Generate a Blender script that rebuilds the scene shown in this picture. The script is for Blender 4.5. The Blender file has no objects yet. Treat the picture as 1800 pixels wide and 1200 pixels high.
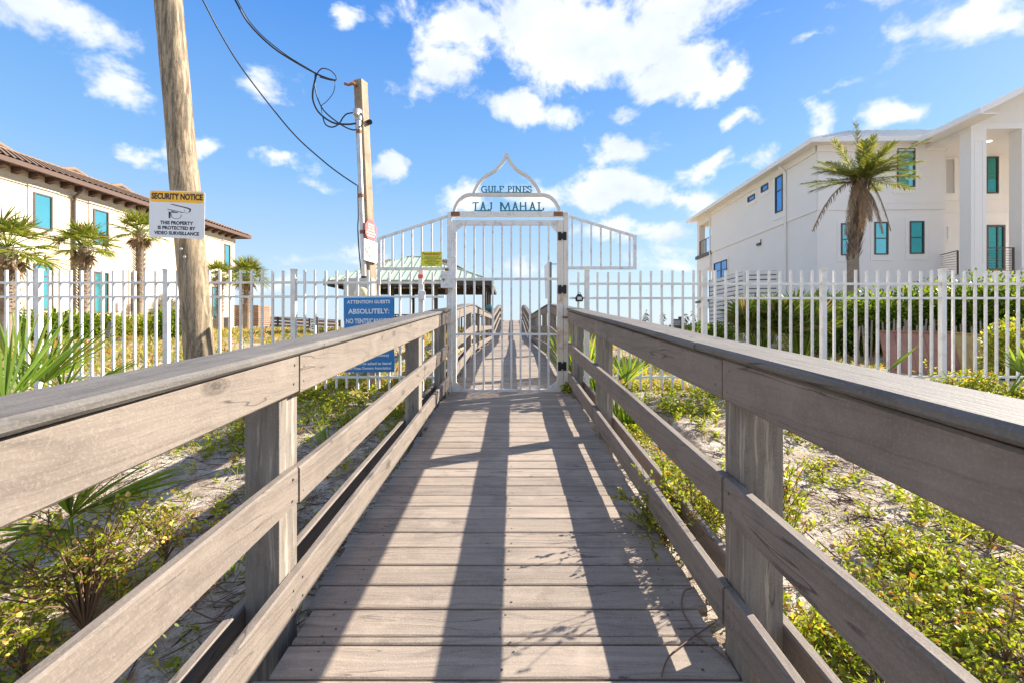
import bpy, math, random
import numpy as np
from mathutils import Vector, Matrix, noise
random.seed(7); RNG = np.random.default_rng(7)
C = bpy.context.scene.collection
S = bpy.context.scene
R = math.radians
# ------------------------------------------------------------ camera, world, sun, exposure
EYE = 1.30                      # eye height; deck and ground heights are relative to z = 0
cam = bpy.data.objects.new('camera', bpy.data.cameras.new('camera')); C.objects.link(cam)
cam.location = (0, 0, EYE); cam.rotation_euler = (R(90), 0, 0)
cam.data.lens = 16.0; cam.data.sensor_width = 36.0; cam.data.shift_y = -25/1800
cam.data.clip_start = 0.02; cam.data.clip_end = 9000
S.camera = cam
S.view_settings.view_transform = 'Standard'; S.view_settings.look = 'None'
S.view_settings.gamma = 1; S.view_settings.exposure = 1.4
SUNV = Vector((.79, .357, .545)).normalized()
sun = bpy.data.lights.new('sun', 'SUN'); sun.energy = 5.0; sun.angle = R(0.5); sun.color = (1, .91, .79)
so = bpy.data.objects.new('sun', sun); C.objects.link(so); so.rotation_euler = SUNV.to_track_quat('Z', 'Y').to_euler()

def nd(nt, t, ins=None, **kw):
    n = nt.nodes.new(t)
    for k, v in kw.items(): setattr(n, k, v)
    for k, v in (ins or {}).items():
        if isinstance(v, bpy.types.NodeSocket): nt.links.new(v, n.inputs[k])
        else: n.inputs[k].default_value = v
    return n
def M_(nt, op, a, b=None, c=None, clamp=False):
    n = nt.nodes.new('ShaderNodeMath'); n.operation = op; n.use_clamp = clamp
    for i, v in enumerate((a, b, c)):
        if v is None: continue
        if isinstance(v, bpy.types.NodeSocket): nt.links.new(v, n.inputs[i])
        else: n.inputs[i].default_value = v
    return n.outputs[0]
def mixc(nt, f, a, b, mode='MIX'):
    n = nt.nodes.new('ShaderNodeMix'); n.data_type = 'RGBA'; n.blend_type = mode
    for k, v in ((0, f), (6, a), (7, b)):
        if isinstance(v, bpy.types.NodeSocket): nt.links.new(v, n.inputs[k])
        else: n.inputs[k].default_value = (tuple(v) + (1,) if k else v)
    return n.outputs[2]
def ramp(nt, f, stops):
    n = nt.nodes.new('ShaderNodeValToRGB'); nt.links.new(f, n.inputs[0])
    e = n.color_ramp.elements
    while len(e) < len(stops): e.new(0.5)
    for q, (p, c) in zip(e, stops):
        q.position = p; q.color = (c, c, c, 1) if not hasattr(c, '__len__') else tuple(c) + (1,)
    return n.outputs[0]
def noi(nt, vec, scale, det=4, rough=.55, dist=0):
    n = nd(nt, 'ShaderNodeTexNoise', {'Scale': scale, 'Detail': det, 'Roughness': rough, 'Distortion': dist})
    if vec is not None: nt.links.new(vec, n.inputs['Vector'])
    return n.outputs['Fac']

W = bpy.data.worlds.new('World'); S.world = W; W.use_nodes = True
nt = W.node_tree; nt.nodes.clear()
sky = nt.nodes.new('ShaderNodeTexSky'); sky.sky_type = 'NISHITA'; sky.sun_disc = False
sky.sun_elevation = math.asin(SUNV.z); sky.sun_rotation = math.atan2(SUNV.x, SUNV.y)
sky.air_density = 1.0; sky.dust_density = .6; sky.ozone_density = 2.0
tc = nt.nodes.new('ShaderNodeTexCoord'); sp = nd(nt, 'ShaderNodeSeparateXYZ', {0: tc.outputs['Generated']})
az = M_(nt, 'ARCTAN2', sp.outputs[0], sp.outputs[1]); el = M_(nt, 'ARCSINE', sp.outputs[2])
ae = nd(nt, 'ShaderNodeCombineXYZ', {0: az, 1: el}).outputs[0]
wn = nd(nt, 'ShaderNodeTexNoise', {'Vector': ae, 'Scale': 5.0, 'Detail': 5.0, 'Roughness': .6})
off = nd(nt, 'ShaderNodeVectorMath', {0: wn.outputs['Color'], 1: (-.5, -.5, -.5)}, operation='ADD').outputs[0]
off = nd(nt, 'ShaderNodeVectorMath', {0: off, 'Scale': .16}, operation='SCALE').outputs[0]
aew = nd(nt, 'ShaderNodeVectorMath', {0: ae, 1: off}, operation='ADD').outputs[0]
# clouds as soft lobes at real directions of the sky: (x, y, rx, ry, weight) measured once, turned into azimuth / elevation
CL = [(1010,60,270,110,1.55),(790,110,70,50,.9),(830,30,120,70,1),(1190,110,110,55,1.1),(930,195,105,38,1),(745,150,60,28,.6),(1255,145,45,26,.9),
 (120,30,130,52,1.05),(200,140,85,42,.95),(465,145,58,42,.7),(610,15,34,30,.75),(520,295,60,24,.9),(675,302,30,26,.95),(355,262,36,18,.8),(240,255,70,17,.6),
 (1110,262,100,34,.95),(1245,292,90,30,.95),(1050,338,165,40,1.0),(1200,350,80,30,.8),(820,350,50,32,.9),(1130,412,150,20,.65),(1290,218,34,20,.85),(1430,228,44,30,1),(1580,212,70,30,1),
 (1590,85,60,42,.75),(1700,40,120,55,.95),(1440,80,60,18,.45),(1100,185,28,16,.5),(1560,10,80,25,.4),(720,470,150,22,.45),(960,470,140,20,.45),(500,490,110,18,.35),(1180,480,100,16,.35),(1200,440,60,12,.35),(600,340,60,14,.35),(1480,170,60,12,.3)]
F = None
for (x, y, rx, ry, w) in CL:
    u = (x-900)/800; v = (575-y)/800; a = math.atan(u); hyp = math.sqrt(1+u*u); e = math.atan(v/hyp)
    ra = rx/800*math.cos(a)**2*1.12; re = ry/800/hyp*math.cos(e)**2*1.15
    d = nd(nt, 'ShaderNodeVectorMath', {0: aew, 1: (-a, -e, 0)}, operation='ADD').outputs[0]
    d = nd(nt, 'ShaderNodeVectorMath', {0: d, 1: (1/ra, 1/re, 0)}, operation='MULTIPLY').outputs[0]
    l = nd(nt, 'ShaderNodeVectorMath', {0: d}, operation='LENGTH').outputs['Value']
    m = M_(nt, 'MULTIPLY', M_(nt, 'SUBTRACT', 1.0, l), w)
    F = m if F is None else M_(nt, 'MAXIMUM', F, m)
st = nd(nt, 'ShaderNodeVectorMath', {0: ae, 1: (1, 1.5, 1)}, operation='MULTIPLY').outputs[0]
f1 = noi(nt, st, 7.0, 10, .62, .3); f2 = noi(nt, st, 2.0, 2, .5)
outw = M_(nt, 'MAXIMUM', M_(nt, 'SUBTRACT', M_(nt, 'ABSOLUTE', az), .95), M_(nt, 'SUBTRACT', el, .62))   # unseen white cloud added overhead and behind to neutralise the blue sky fill
gen = M_(nt, 'ADD', M_(nt, 'SUBTRACT', M_(nt, 'MULTIPLY', f2, 1.8), .62), M_(nt, 'MINIMUM', M_(nt, 'MULTIPLY', M_(nt, 'SUBTRACT', outw, .18), 5.0), 0.0))
F = M_(nt, 'MAXIMUM', M_(nt, 'MAXIMUM', F, -.7), gen)
dens = M_(nt, 'ADD', M_(nt, 'MULTIPLY', F, .75), M_(nt, 'MULTIPLY', M_(nt, 'SUBTRACT', f1, .52), 2.3))
mask = nd(nt, 'ShaderNodeMapRange', {'Value': dens, 'From Min': -.02, 'From Max': .46}, interpolation_type='SMOOTHSTEP').outputs[0]
shade = nd(nt, 'ShaderNodeMapRange', {'Value': noi(nt, nd(nt, 'ShaderNodeVectorMath', {0: st, 1: (.02, .05, 0)}, operation='ADD').outputs[0], 5.0, 6, .55), 'From Min': .38, 'From Max': .66}).outputs[0]
ccol = mixc(nt, shade, (4.6, 4.75, 4.95), (3.4, 3.75, 4.3))
grad = ramp(nt, M_(nt, 'MAXIMUM', sp.outputs[2], 0.0), [(0, (.66, .82, .98)), (.10, (.58, .78, .98)), (.30, (.27, .57, 1.0)), (.55, (.09, .34, .93)), (1, (.03, .16, .62))])
grad = nd(nt, 'ShaderNodeVectorMath', {0: grad, 'Scale': 4.1}, operation='SCALE').outputs[0]
hs = mixc(nt, .85, sky.outputs[0], grad)
fin = mixc(nt, M_(nt, 'MULTIPLY', mask, .97), hs, ccol)
bg = nd(nt, 'ShaderNodeBackground', {'Color': fin, 'Strength': .093})
nt.links.new(bg.outputs[0], nd(nt, 'ShaderNodeOutputWorld').inputs[0])

# ------------------------------------------------------------ helpers
def tag(o, label=None, cat=None, group=None, kind=None):
    if label: o['label'] = label
    if cat: o['category'] = cat
    if group: o['group'] = group
    if kind: o['kind'] = kind
    return o
def thing(name, loc, label, cat, group=None):
    o = bpy.data.objects.new(name, None); C.objects.link(o); o.location = loc; o.empty_display_size = .2
    return tag(o, label, cat, group)
def worigin(o):
    v = Vector((0, 0, 0))
    while o is not None: v = v + o.location; o = o.parent
    return v
def P(x, y, D): return Vector(((x-900)/800*D, D, EYE-(y-575)/800*D))
def link(name, me, m, parent=None, origin=None):
    """me is in world coordinates; it is moved to the local frame of its parent / origin."""
    o = bpy.data.objects.new(name, me); C.objects.link(o)
    if parent is not None:
        o.parent = parent; me.transform(Matrix.Translation(-worigin(parent)))
    elif origin is not None:
        o.location = origin; me.transform(Matrix.Translation(-Vector(origin)))
    if m is not None:
        me.materials.clear()
        for q in (m if isinstance(m, (list, tuple)) else [m]): me.materials.append(q)
    return o
class MB:
    def __init__(s): s.v = []; s.f = []; s.mi = []; s.cur = 0; s.sm = []
    def add(s, vs, fs, smooth=False):
        b = len(s.v); s.v += [tuple(v) for v in vs]
        for f in fs: s.f.append([b+i for i in f]); s.mi.append(s.cur); s.sm.append(smooth)
    def hexa(s, v): s.add(v, [(0,3,2,1),(4,5,6,7),(0,1,5,4),(1,2,6,5),(2,3,7,6),(3,0,4,7)]); return s
    def box(s, x0, x1, y0, y1, z0, z1):
        return s.hexa([(x0,y0,z0),(x1,y0,z0),(x1,y1,z0),(x0,y1,z0),(x0,y0,z1),(x1,y0,z1),(x1,y1,z1),(x0,y1,z1)])
    def beam(s, p, q, w, h, up=(0,0,1)):
        p = Vector(p); q = Vector(q); d = (q-p).normalized(); a = d.cross(Vector(up))
        if a.length < 1e-4: a = d.cross(Vector((0,1,0)))
        a.normalize(); b = a.cross(d).normalized(); a = a*w/2; b = b*h/2
        return s.hexa([p-a-b, p+a-b, q+a-b, q-a-b, p-a+b, p+a+b, q+a+b, q-a+b])
    def tube(s, pts, r, n=8, cap=True):
        pts = [Vector(p) for p in pts]; rs = r if hasattr(r, '__len__') else [r]*len(pts)
        vs = []; a = None
        for i, p in enumerate(pts):
            d = (pts[min(i+1, len(pts)-1)]-pts[max(i-1, 0)]).normalized()
            if a is None: a = d.orthogonal().normalized()
            else: a = (a-d*a.dot(d)).normalized()
            b = d.cross(a)
            for k in range(n):
                t = 2*math.pi*k/n; vs.append(p+(a*math.cos(t)+b*math.sin(t))*rs[i])
        fs = [(i*n+k, i*n+(k+1) % n, (i+1)*n+(k+1) % n, (i+1)*n+k) for i in range(len(pts)-1) for k in range(n)]
        s.add(vs, fs, True)
        if cap: s.add([vs[k] for k in range(n)], [tuple(range(n))[::-1]]); s.add(vs[-n:], [tuple(range(n))])
        return s
    def prism(s, poly, o, ax, ay, az_, t):
        """poly in 2D extruded by t along az_, in a frame o, ax, ay"""
        o = Vector(o); ax = Vector(ax); ay = Vector(ay); az_ = Vector(az_); n = len(poly)
        vs = [o+ax*a+ay*b for a, b in poly]+[o+ax*a+ay*b+az_*t for a, b in poly]
        s.add(vs, [tuple(range(n))[::-1], tuple(range(n, 2*n))]+[(i, (i+1) % n, n+(i+1) % n, n+i) for i in range(n)])
        return s
    def mesh(s, name):
        me = bpy.data.meshes.new(name); me.from_pydata(s.v, [], s.f); me.update()
        me.polygons.foreach_set('material_index', s.mi); me.polygons.foreach_set('use_smooth', s.sm)
        return me
    def build(s, name, m, parent=None, origin=None, bevel=0):
        o = link(name, s.mesh(name), m, parent, origin)
        import bmesh
        bm = bmesh.new(); bm.from_mesh(o.data); bmesh.ops.recalc_face_normals(bm, faces=bm.faces); bm.to_mesh(o.data); bm.free()
        if bevel:
            b = o.modifiers.new('bevel', 'BEVEL'); b.width = bevel; b.segments = 2; b.limit_method = 'ANGLE'; b.angle_limit = R(50)
        return o
def np_mesh(name, V, Fq, m, parent=None, origin=None, smooth=False):
    V = np.asarray(V, dtype=np.float32).reshape(-1, 3); Fq = np.asarray(Fq, dtype=np.int32).reshape(-1, 4)
    me = bpy.data.meshes.new(name); me.vertices.add(len(V)); me.vertices.foreach_set('co', V.ravel())
    me.loops.add(Fq.size); me.loops.foreach_set('vertex_index', Fq.ravel())
    me.polygons.add(len(Fq)); me.polygons.foreach_set('loop_start', np.arange(0, Fq.size, 4, dtype=np.int32))
    me.polygons.foreach_set('use_smooth', np.full(len(Fq), smooth))
    me.update(calc_edges=True)
    return link(name, me, m, parent, origin)
def unit(a): return a/np.maximum(np.linalg.norm(a, axis=1, keepdims=True), 1e-9)
def strips(P0, D, Sd, L, Wd, droop, prof, g=(0, 0, -1), fold=0.0):
    """tapering blades: start, direction, side vector, length, width, droop"""
    P0 = np.asarray(P0, float); D = unit(np.asarray(D, float)); Sd = np.asarray(Sd, float)
    Sd = unit(Sd-D*np.sum(Sd*D, 1, keepdims=True)); L = np.broadcast_to(L, len(P0))[:, None]; Wd = np.broadcast_to(Wd, len(P0))[:, None]
    droop = np.broadcast_to(droop, len(P0))[:, None]; g = np.asarray(g, float)
    n = len(P0); k = len(prof); V = np.zeros((n, 2*k, 3))
    for j, (t, w) in enumerate(prof):
        c = P0+D*L*t+g*L*droop*t*t
        V[:, 2*j] = c-Sd*Wd*w/2; V[:, 2*j+1] = c+Sd*Wd*w/2
    f = np.array([[2*j, 2*j+1, 2*j+3, 2*j+2] for j in range(k-1)])
    Fq = (np.arange(n)[:, None, None]*2*k+f[None]).reshape(-1, 4)
    return V.reshape(-1, 3), Fq
def joinvf(L):
    V = []; Fq = []; b = 0
    for v, f in L:
        if len(v) == 0: continue
        V.append(v); Fq.append(f+b); b += len(v)
    return np.concatenate(V), np.concatenate(Fq)
LEAF = [(0, .08), (.3, .8), (.6, 1), (.85, .55), (1, .05)]
BLADE = [(0, .6), (.35, 1), (.75, .6), (1, .04)]
def rdirs(n, up=.0):
    d = RNG.normal(size=(n, 3)); d[:, 2] = d[:, 2]+up; return unit(d)

# ------------------------------------------------------------ materials
def mat(name):
    m = bpy.data.materials.new(name); m.use_nodes = True; t = m.node_tree
    return m, t, t.nodes['Principled BSDF']
def plain(name, col, rough=.6, metal=0, var=.12, scale=12, bump=0.0, spec=.5, dirt=None, dirts=3, dirtamt=.5):
    m, t, b = mat(name); g = nd(t, 'ShaderNodeNewGeometry'); v = g.outputs['Position']
    n = noi(t, v, scale, 5)
    c = mixc(t, n, tuple(x*(1-var) for x in col), tuple(min(1, x*(1+var)) for x in col))
    if dirt:
        k = M_(t, 'MULTIPLY', ramp(t, noi(t, v, dirts, 7, .65), [(.5, 0), (.66, 1)]), dirtamt); c = mixc(t, k, c, dirt)
    t.links.new(c, b.inputs['Base Color']); b.inputs['Roughness'].default_value = rough; b.inputs['Metallic'].default_value = metal
    b.inputs['Specular IOR Level'].default_value = spec
    if bump:
        bp = nd(t, 'ShaderNodeBump', {'Height': noi(t, v, scale*4, 4), 'Strength': bump, 'Distance': .01}); t.links.new(bp.outputs[0], b.inputs['Normal'])
    return m
def wood(name, axis, light, dark, streak=.5, knots=True, rough=.75, gs=1.0, chip=None, bump=.35, al=1.3, ct=(.3, .7)):
    m, t, b = mat(name); g = nd(t, 'ShaderNodeNewGeometry')
    isl = g.outputs['Random Per Island']
    sc = [26*gs, 26*gs, 26*gs]; sc[axis] = al*gs
    o = nd(t, 'ShaderNodeCombineXYZ', {0: M_(t, 'MULTIPLY', isl, 37.0), 1: M_(t, 'MULTIPLY', isl, 91.0), 2: M_(t, 'MULTIPLY', isl, 53.0)}).outputs[0]
    pw = nd(t, 'ShaderNodeVectorMath', {0: g.outputs['Position'], 1: o}, operation='ADD').outputs[0]
    warp = nd(t, 'ShaderNodeTexNoise', {'Vector': pw, 'Scale': 2.2, 'Detail': 2.0})
    pw2 = nd(t, 'ShaderNodeVectorMath', {0: nd(t, 'ShaderNodeVectorMath', {0: warp.outputs['Color'], 'Scale': .05}, operation='SCALE').outputs[0], 1: pw}, operation='ADD').outputs[0]
    q = nd(t, 'ShaderNodeVectorMath', {0: pw2, 1: tuple(sc)}, operation='MULTIPLY').outputs[0]
    gr = noi(t, q, 1.0, 6, .65, .4); gr2 = noi(t, q, 4.0, 3, .6)
    big = noi(t, pw, 1.6, 5, .6); fine = noi(t, g.outputs['Position'], 160, 2, .5)
    c = mixc(t, ramp(t, gr, [(ct[0], 0), (ct[1], 1)]), light, dark)
    c = mixc(t, M_(t, 'MULTIPLY', ramp(t, gr2, [(.52, 0), (.75, 1)]), streak), c, tuple(x*.45 for x in dark))
    c = mixc(t, M_(t, 'MULTIPLY', ramp(t, big, [(.35, 0), (.7, 1)]), .45), c, tuple(x*1.12 for x in light))
    c = mixc(t, M_(t, 'MULTIPLY', ramp(t, noi(t, pw, 5.5, 7, .7, .6), [(.52, 0), (.66, 1)]), .35), c, tuple(x*.55 for x in dark))
    c = mixc(t, M_(t, 'MULTIPLY', isl, .38), c, tuple(x*.62 for x in dark))
    nlr = noi(t, q, .2, 2, .45, .6); wv = M_(t, 'PINGPONG', M_(t, 'MULTIPLY', nlr, 13.0), 1.0)
    c = mixc(t, M_(t, 'MULTIPLY', ramp(t, wv, [(0, 1), (.16, 0)]), .38), c, tuple(x*.5 for x in dark))
    crk = ramp(t, M_(t, 'ABSOLUTE', M_(t, 'SUBTRACT', noi(t, q, .55, 2, .5), .5)), [(.003, 1), (.009, 0)])
    crk = M_(t, 'MULTIPLY', crk, ramp(t, noi(t, pw, 2.3, 2), [(.5, 0), (.56, 1)]))
    c = mixc(t, M_(t, 'MULTIPLY', crk, .75), c, tuple(x*.22 for x in dark))
    if knots:
        sk = [4.2, 4.2, 4.2]; sk[axis] = 1.9
        vo = nd(t, 'ShaderNodeTexVoronoi', {'Vector': nd(t, 'ShaderNodeVectorMath', {0: pw, 1: tuple(sk)}, operation='MULTIPLY').outputs[0], 'Scale': 1.0, 'Randomness': 1.0})
        kn = ramp(t, vo.outputs['Distance'], [(.045, 1), (.065, .55), (.085, .75), (.13, 0)])
        c = mixc(t, M_(t, 'MULTIPLY', kn, .8), c, tuple(x*.3 for x in dark))
    if chip:
        k = ramp(t, noi(t, q, .8, 8, .7), [(.55, 0), (.62, 1)]); c = mixc(t, M_(t, 'MULTIPLY', k, .8), c, chip)
    c = mixc(t, M_(t, 'MULTIPLY', ramp(t, fine, [(.5, 0), (.8, 1)]), .35), c, tuple(min(1, x*1.35) for x in light))
    # white scuffs and specks
    sp_ = ramp(t, noi(t, g.outputs['Position'], 38, 6, .8), [(.69, 0), (.74, 1)])
    c = mixc(t, M_(t, 'MULTIPLY', sp_, .5), c, (.6, .58, .54))
    c = mixc(t, M_(t, 'MULTIPLY', ramp(t, noi(t, g.outputs['Position'], 3.4, 8, .72), [(.56, 0), (.72, 1)]), .3), c, tuple(min(1, x*1.5) for x in light))
    t.links.new(c, b.inputs['Base Color']); b.inputs['Roughness'].default_value = rough; b.inputs['Specular IOR Level'].default_value = .35
    h = M_(t, 'ADD', M_(t, 'ADD', gr, M_(t, 'MULTIPLY', gr2, .7)), M_(t, 'MULTIPLY', fine, .4))
    bp = nd(t, 'ShaderNodeBump', {'Height': h, 'Strength': bump, 'Distance': .004}); t.links.new(bp.outputs[0], b.inputs['Normal'])
    return m
def leafmat(name, a, b_, c_, trans=.35, rough=.45, dead=None, deadamt=0.0):
    m, t, b = mat(name); g = nd(t, 'ShaderNodeNewGeometry'); i = g.outputs['Random Per Island']
    c = ramp(t, i, [(0, a), (.55, b_), (1, c_)])
    n = noi(t, g.outputs['Position'], 2.5, 3); c = mixc(t, M_(t, 'MULTIPLY', ramp(t, n, [(.4, 0), (.65, 1)]), .5), c, a)
    if dead: c = mixc(t, ramp(t, M_(t, 'FRACT', M_(t, 'MULTIPLY', i, 17.3)), [(1-deadamt-.01, 0), (1-deadamt, 1)]), c, dead)
    t.links.new(c, b.inputs['Base Color']); b.inputs['Roughness'].default_value = rough; b.inputs['Specular IOR Level'].default_value = .35
    tr = nd(t, 'ShaderNodeBsdfTranslucent', {'Color': mixc(t, 1.0, c, (1.5, 1.5, .8), 'MULTIPLY')})
    mx = nd(t, 'ShaderNodeMixShader', {0: trans, 1: b.outputs[0], 2: tr.outputs[0]})
    t.links.new(mx.outputs[0], t.nodes['Material Output'].inputs[0])
    return m
RAILL = wood('painted_taupe_rail', 1, (.262, .219, .182), (.170, .140, .117), streak=.38, bump=.5)
CAPW = wood('weathered_grey_cap', 1, (.185, .168, .150), (.10, .092, .085), streak=.5, knots=False, bump=.5)
POSTW = wood('painted_taupe_post', 2, (.272, .238, .198), (.155, .134, .114), streak=.6, knots=False, chip=(.42, .36, .28), bump=.4)
DECKW = wood('weathered_deck_plank', 0, (.40, .328, .26), (.215, .176, .145), streak=.35, knots=False, gs=1.2, bump=.45)
POLEW = wood('raw_weathered_pole', 2, (.44, .335, .215), (.095, .072, .045), streak=1.0, knots=False, bump=1.0, gs=.95, chip=(.12, .10, .065), al=2.4, ct=(.44, .58))
SQPOLE = wood('grey_green_square_pole', 2, (.42, .33, .22), (.17, .13, .085), streak=.5, knots=False, bump=.6)
FARW = wood('brown_far_boards', 0, (.40, .27, .19), (.25, .16, .11), streak=.4, knots=False)
DARKW = wood('dark_pavilion_timber', 2, (.12, .105, .095), (.07, .06, .055), streak=.4, knots=False)
WHITE = plain('white_enamel', (.78, .76, .715), .38, 0, .04, 25, dirt=(.50, .40, .30), dirts=9, dirtamt=.4)
GATEW = plain('worn_white_enamel', (.76, .74, .70), .45, 0, .05, 25, dirt=(.33, .19, .10), dirts=16, dirtamt=.4)
ARCHW = plain('tan_weathered_enamel', (.66, .60, .53), .5, 0, .10, 30)
RUSTW = plain('rust_streaked_enamel', (.74, .66, .55), .55, 0, .1, 25, dirt=(.50, .25, .09), dirts=5, dirtamt=.95)
RUST = plain('rust', (.26, .12, .06), .8, 0, .5, 40, bump=.5)
BLACK = plain('black_iron', (.02, .018, .017), .5, .3, .3, 60, bump=.3)
TEAL = plain('teal_letter_metal', (.045, .20, .22), .5, .2, .1, 40)
GALV = plain('galvanised_steel', (.55, .54, .52), .4, .7, .12, 20, dirt=(.3, .2, .14), dirts=6, dirtamt=.4)
CABLE = plain('black_cable', (.015, .015, .017), .5)
STUCL = plain('cream_stucco', (.64, .535, .40), .9, 0, .05, 2, bump=.25)
STUCR = plain('white_stucco', (.86, .80, .735), .9, 0, .04, 1.0, bump=.15)
TRIML = plain('cream_trim', (.62, .53, .42), .8, 0, .04, 6)
TRIMR = plain('white_trim', (.88, .83, .77), .7, 0, .02, 6)
BRONZE = plain('dark_bronze_frame', (.10, .07, .055), .5, 0, .1, 9)
def glass(name, col, rough=.06):
    m, t, b = mat(name); g = nd(t, 'ShaderNodeNewGeometry')
    n = noi(t, g.outputs['Position'], .9, 3)
    c = mixc(t, n, tuple(x*.7 for x in col), tuple(x*1.25 for x in col))
    t.links.new(c, b.inputs['Base Color']); b.inputs['Roughness'].default_value = rough; b.inputs['Metallic'].default_value = .75; b.inputs['Specular IOR Level'].default_value = .9
    return m
GLT = glass('teal_glass', (.15, .50, .55)); GLD = glass('dark_teal_glass', (.04, .27, .25)); GLB = glass('blue_glass', (.12, .32, .62))
# ------------------------------------------------------------ terrain
def lerp(x, pts):
    for (a, u), (b, v) in zip(pts, pts[1:]):
        if x <= b: return u+(v-u)*max(0, (x-a))/(b-a)
    return pts[-1][1]
GP = [(-8, -.12), (1, .0), (3, .16), (5.7, .43), (9, .62), (16, .93), (26, 1.1), (36, 1.2), (46, 1.2), (60, -.3), (80, -3.2), (100, -4.6), (9999, -5)]
DP = [(-2, -.065), (9.1, .74), (18.8, .76), (30, 1.74), (36, 1.72), (48, 1.1)]
def deck(y): return .08+.0725*y if y < 9.1 else lerp(y, DP)
def ground(x, y):
    z = lerp(y, GP)
    if abs(x) < 60 and y < 60:
        k = min(1, max(0, (abs(x)-1.0)/.8))
        z += k*(noise.noise(Vector((x*.55, y*.55, 3)))*.10+noise.noise(Vector((x*2.2, y*2.2, 8)))*.03+noise.noise(Vector((x*7, y*7, 1)))*.010)
        if abs(x) < 1.6: z = min(z, deck(y)-.17-.05*(1-k))
    return z
def axis(lo, hi, fine, dense, grow):
    a = [0.0]; s = dense
    while a[-1] < hi: a.append(a[-1]+s); s = dense if a[-1] < fine else s*grow
    b = [0.0]; s = dense
    while b[-1] > lo: b.append(b[-1]-s); s = dense if b[-1] > -fine else s*grow
    return sorted(set(a+b))
xs = axis(-700, 700, 5, .07, 1.07); ys = [y for y in axis(-9, 130, 7, .07, 1.05)]
V = [(x, y, ground(x, y)) for y in ys for x in xs]; nx = len(xs)
Fq = [(j*nx+i, j*nx+i+1, (j+1)*nx+i+1, (j+1)*nx+i) for j in range(len(ys)-1) for i in range(nx-1)]
m, t, b = mat('white_beach_sand'); g = nd(t, 'ShaderNodeNewGeometry'); pos = g.outputs['Position']
c = mixc(t, ramp(t, noi(t, pos, 3.2, 8, .65), [(.38, 0), (.62, 1)]), (.62, .55, .45), (.40, .32, .24))
c = mixc(t, M_(t, 'MULTIPLY', ramp(t, noi(t, pos, 11, 9, .75, .5), [(.47, 0), (.58, 1)]), .75), c, (.20, .135, .085))
c = mixc(t, M_(t, 'MULTIPLY', ramp(t, noi(t, pos, 60, 5, .7), [(.55, 0), (.64, 1)]), .55), c, (.13, .09, .06))
sy = nd(t, 'ShaderNodeSeparateXYZ', {0: pos}).outputs[1]
far = nd(t, 'ShaderNodeMapRange', {'Value': sy, 'From Min': 6.0, 'From Max': 12.0}).outputs[0]
fn = ramp(t, noi(t, pos, 1.1, 8, .7), [(.38, 0), (.5, .7), (.7, 1)])
veg = mixc(t, noi(t, pos, 2.7, 6, .7), (.24, .20, .04), (.40, .25, .08))
c = mixc(t, M_(t, 'MULTIPLY', M_(t, 'MULTIPLY', far, fn), .8), c, veg)
t.links.new(c, b.inputs['Base Color']); b.inputs['Roughness'].default_value = .95
bp = nd(t, 'ShaderNodeBump', {'Height': M_(t, 'ADD', noi(t, pos, 14, 8, .7), noi(t, pos, 120, 3)), 'Strength': .6, 'Distance': .03}); t.links.new(bp.outputs[0], b.inputs['Normal'])
tag(np_mesh('ground', V, Fq, m, smooth=True), 'pale sandy dune ground with debris', None, None, 'structure')
m, t, b = mat('gulf_water'); g = nd(t, 'ShaderNodeNewGeometry')
b.inputs['Base Color'].default_value = (.10, .30, .33, 1); b.inputs['Roughness'].default_value = .25
bp = nd(t, 'ShaderNodeBump', {'Height': noi(t, g.outputs['Position'], .4, 6), 'Strength': .4, 'Distance': .4}); t.links.new(bp.outputs[0], b.inputs['Normal'])
w_ = MB(); w_.add([(-6000, 85, -3.6), (6000, 85, -3.6), (6000, 8000, -3.6), (-6000, 8000, -3.6)], [(0, 1, 2, 3)])
tag(w_.build('water', m), 'open gulf water beyond the dunes', None, None, 'structure')

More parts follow.
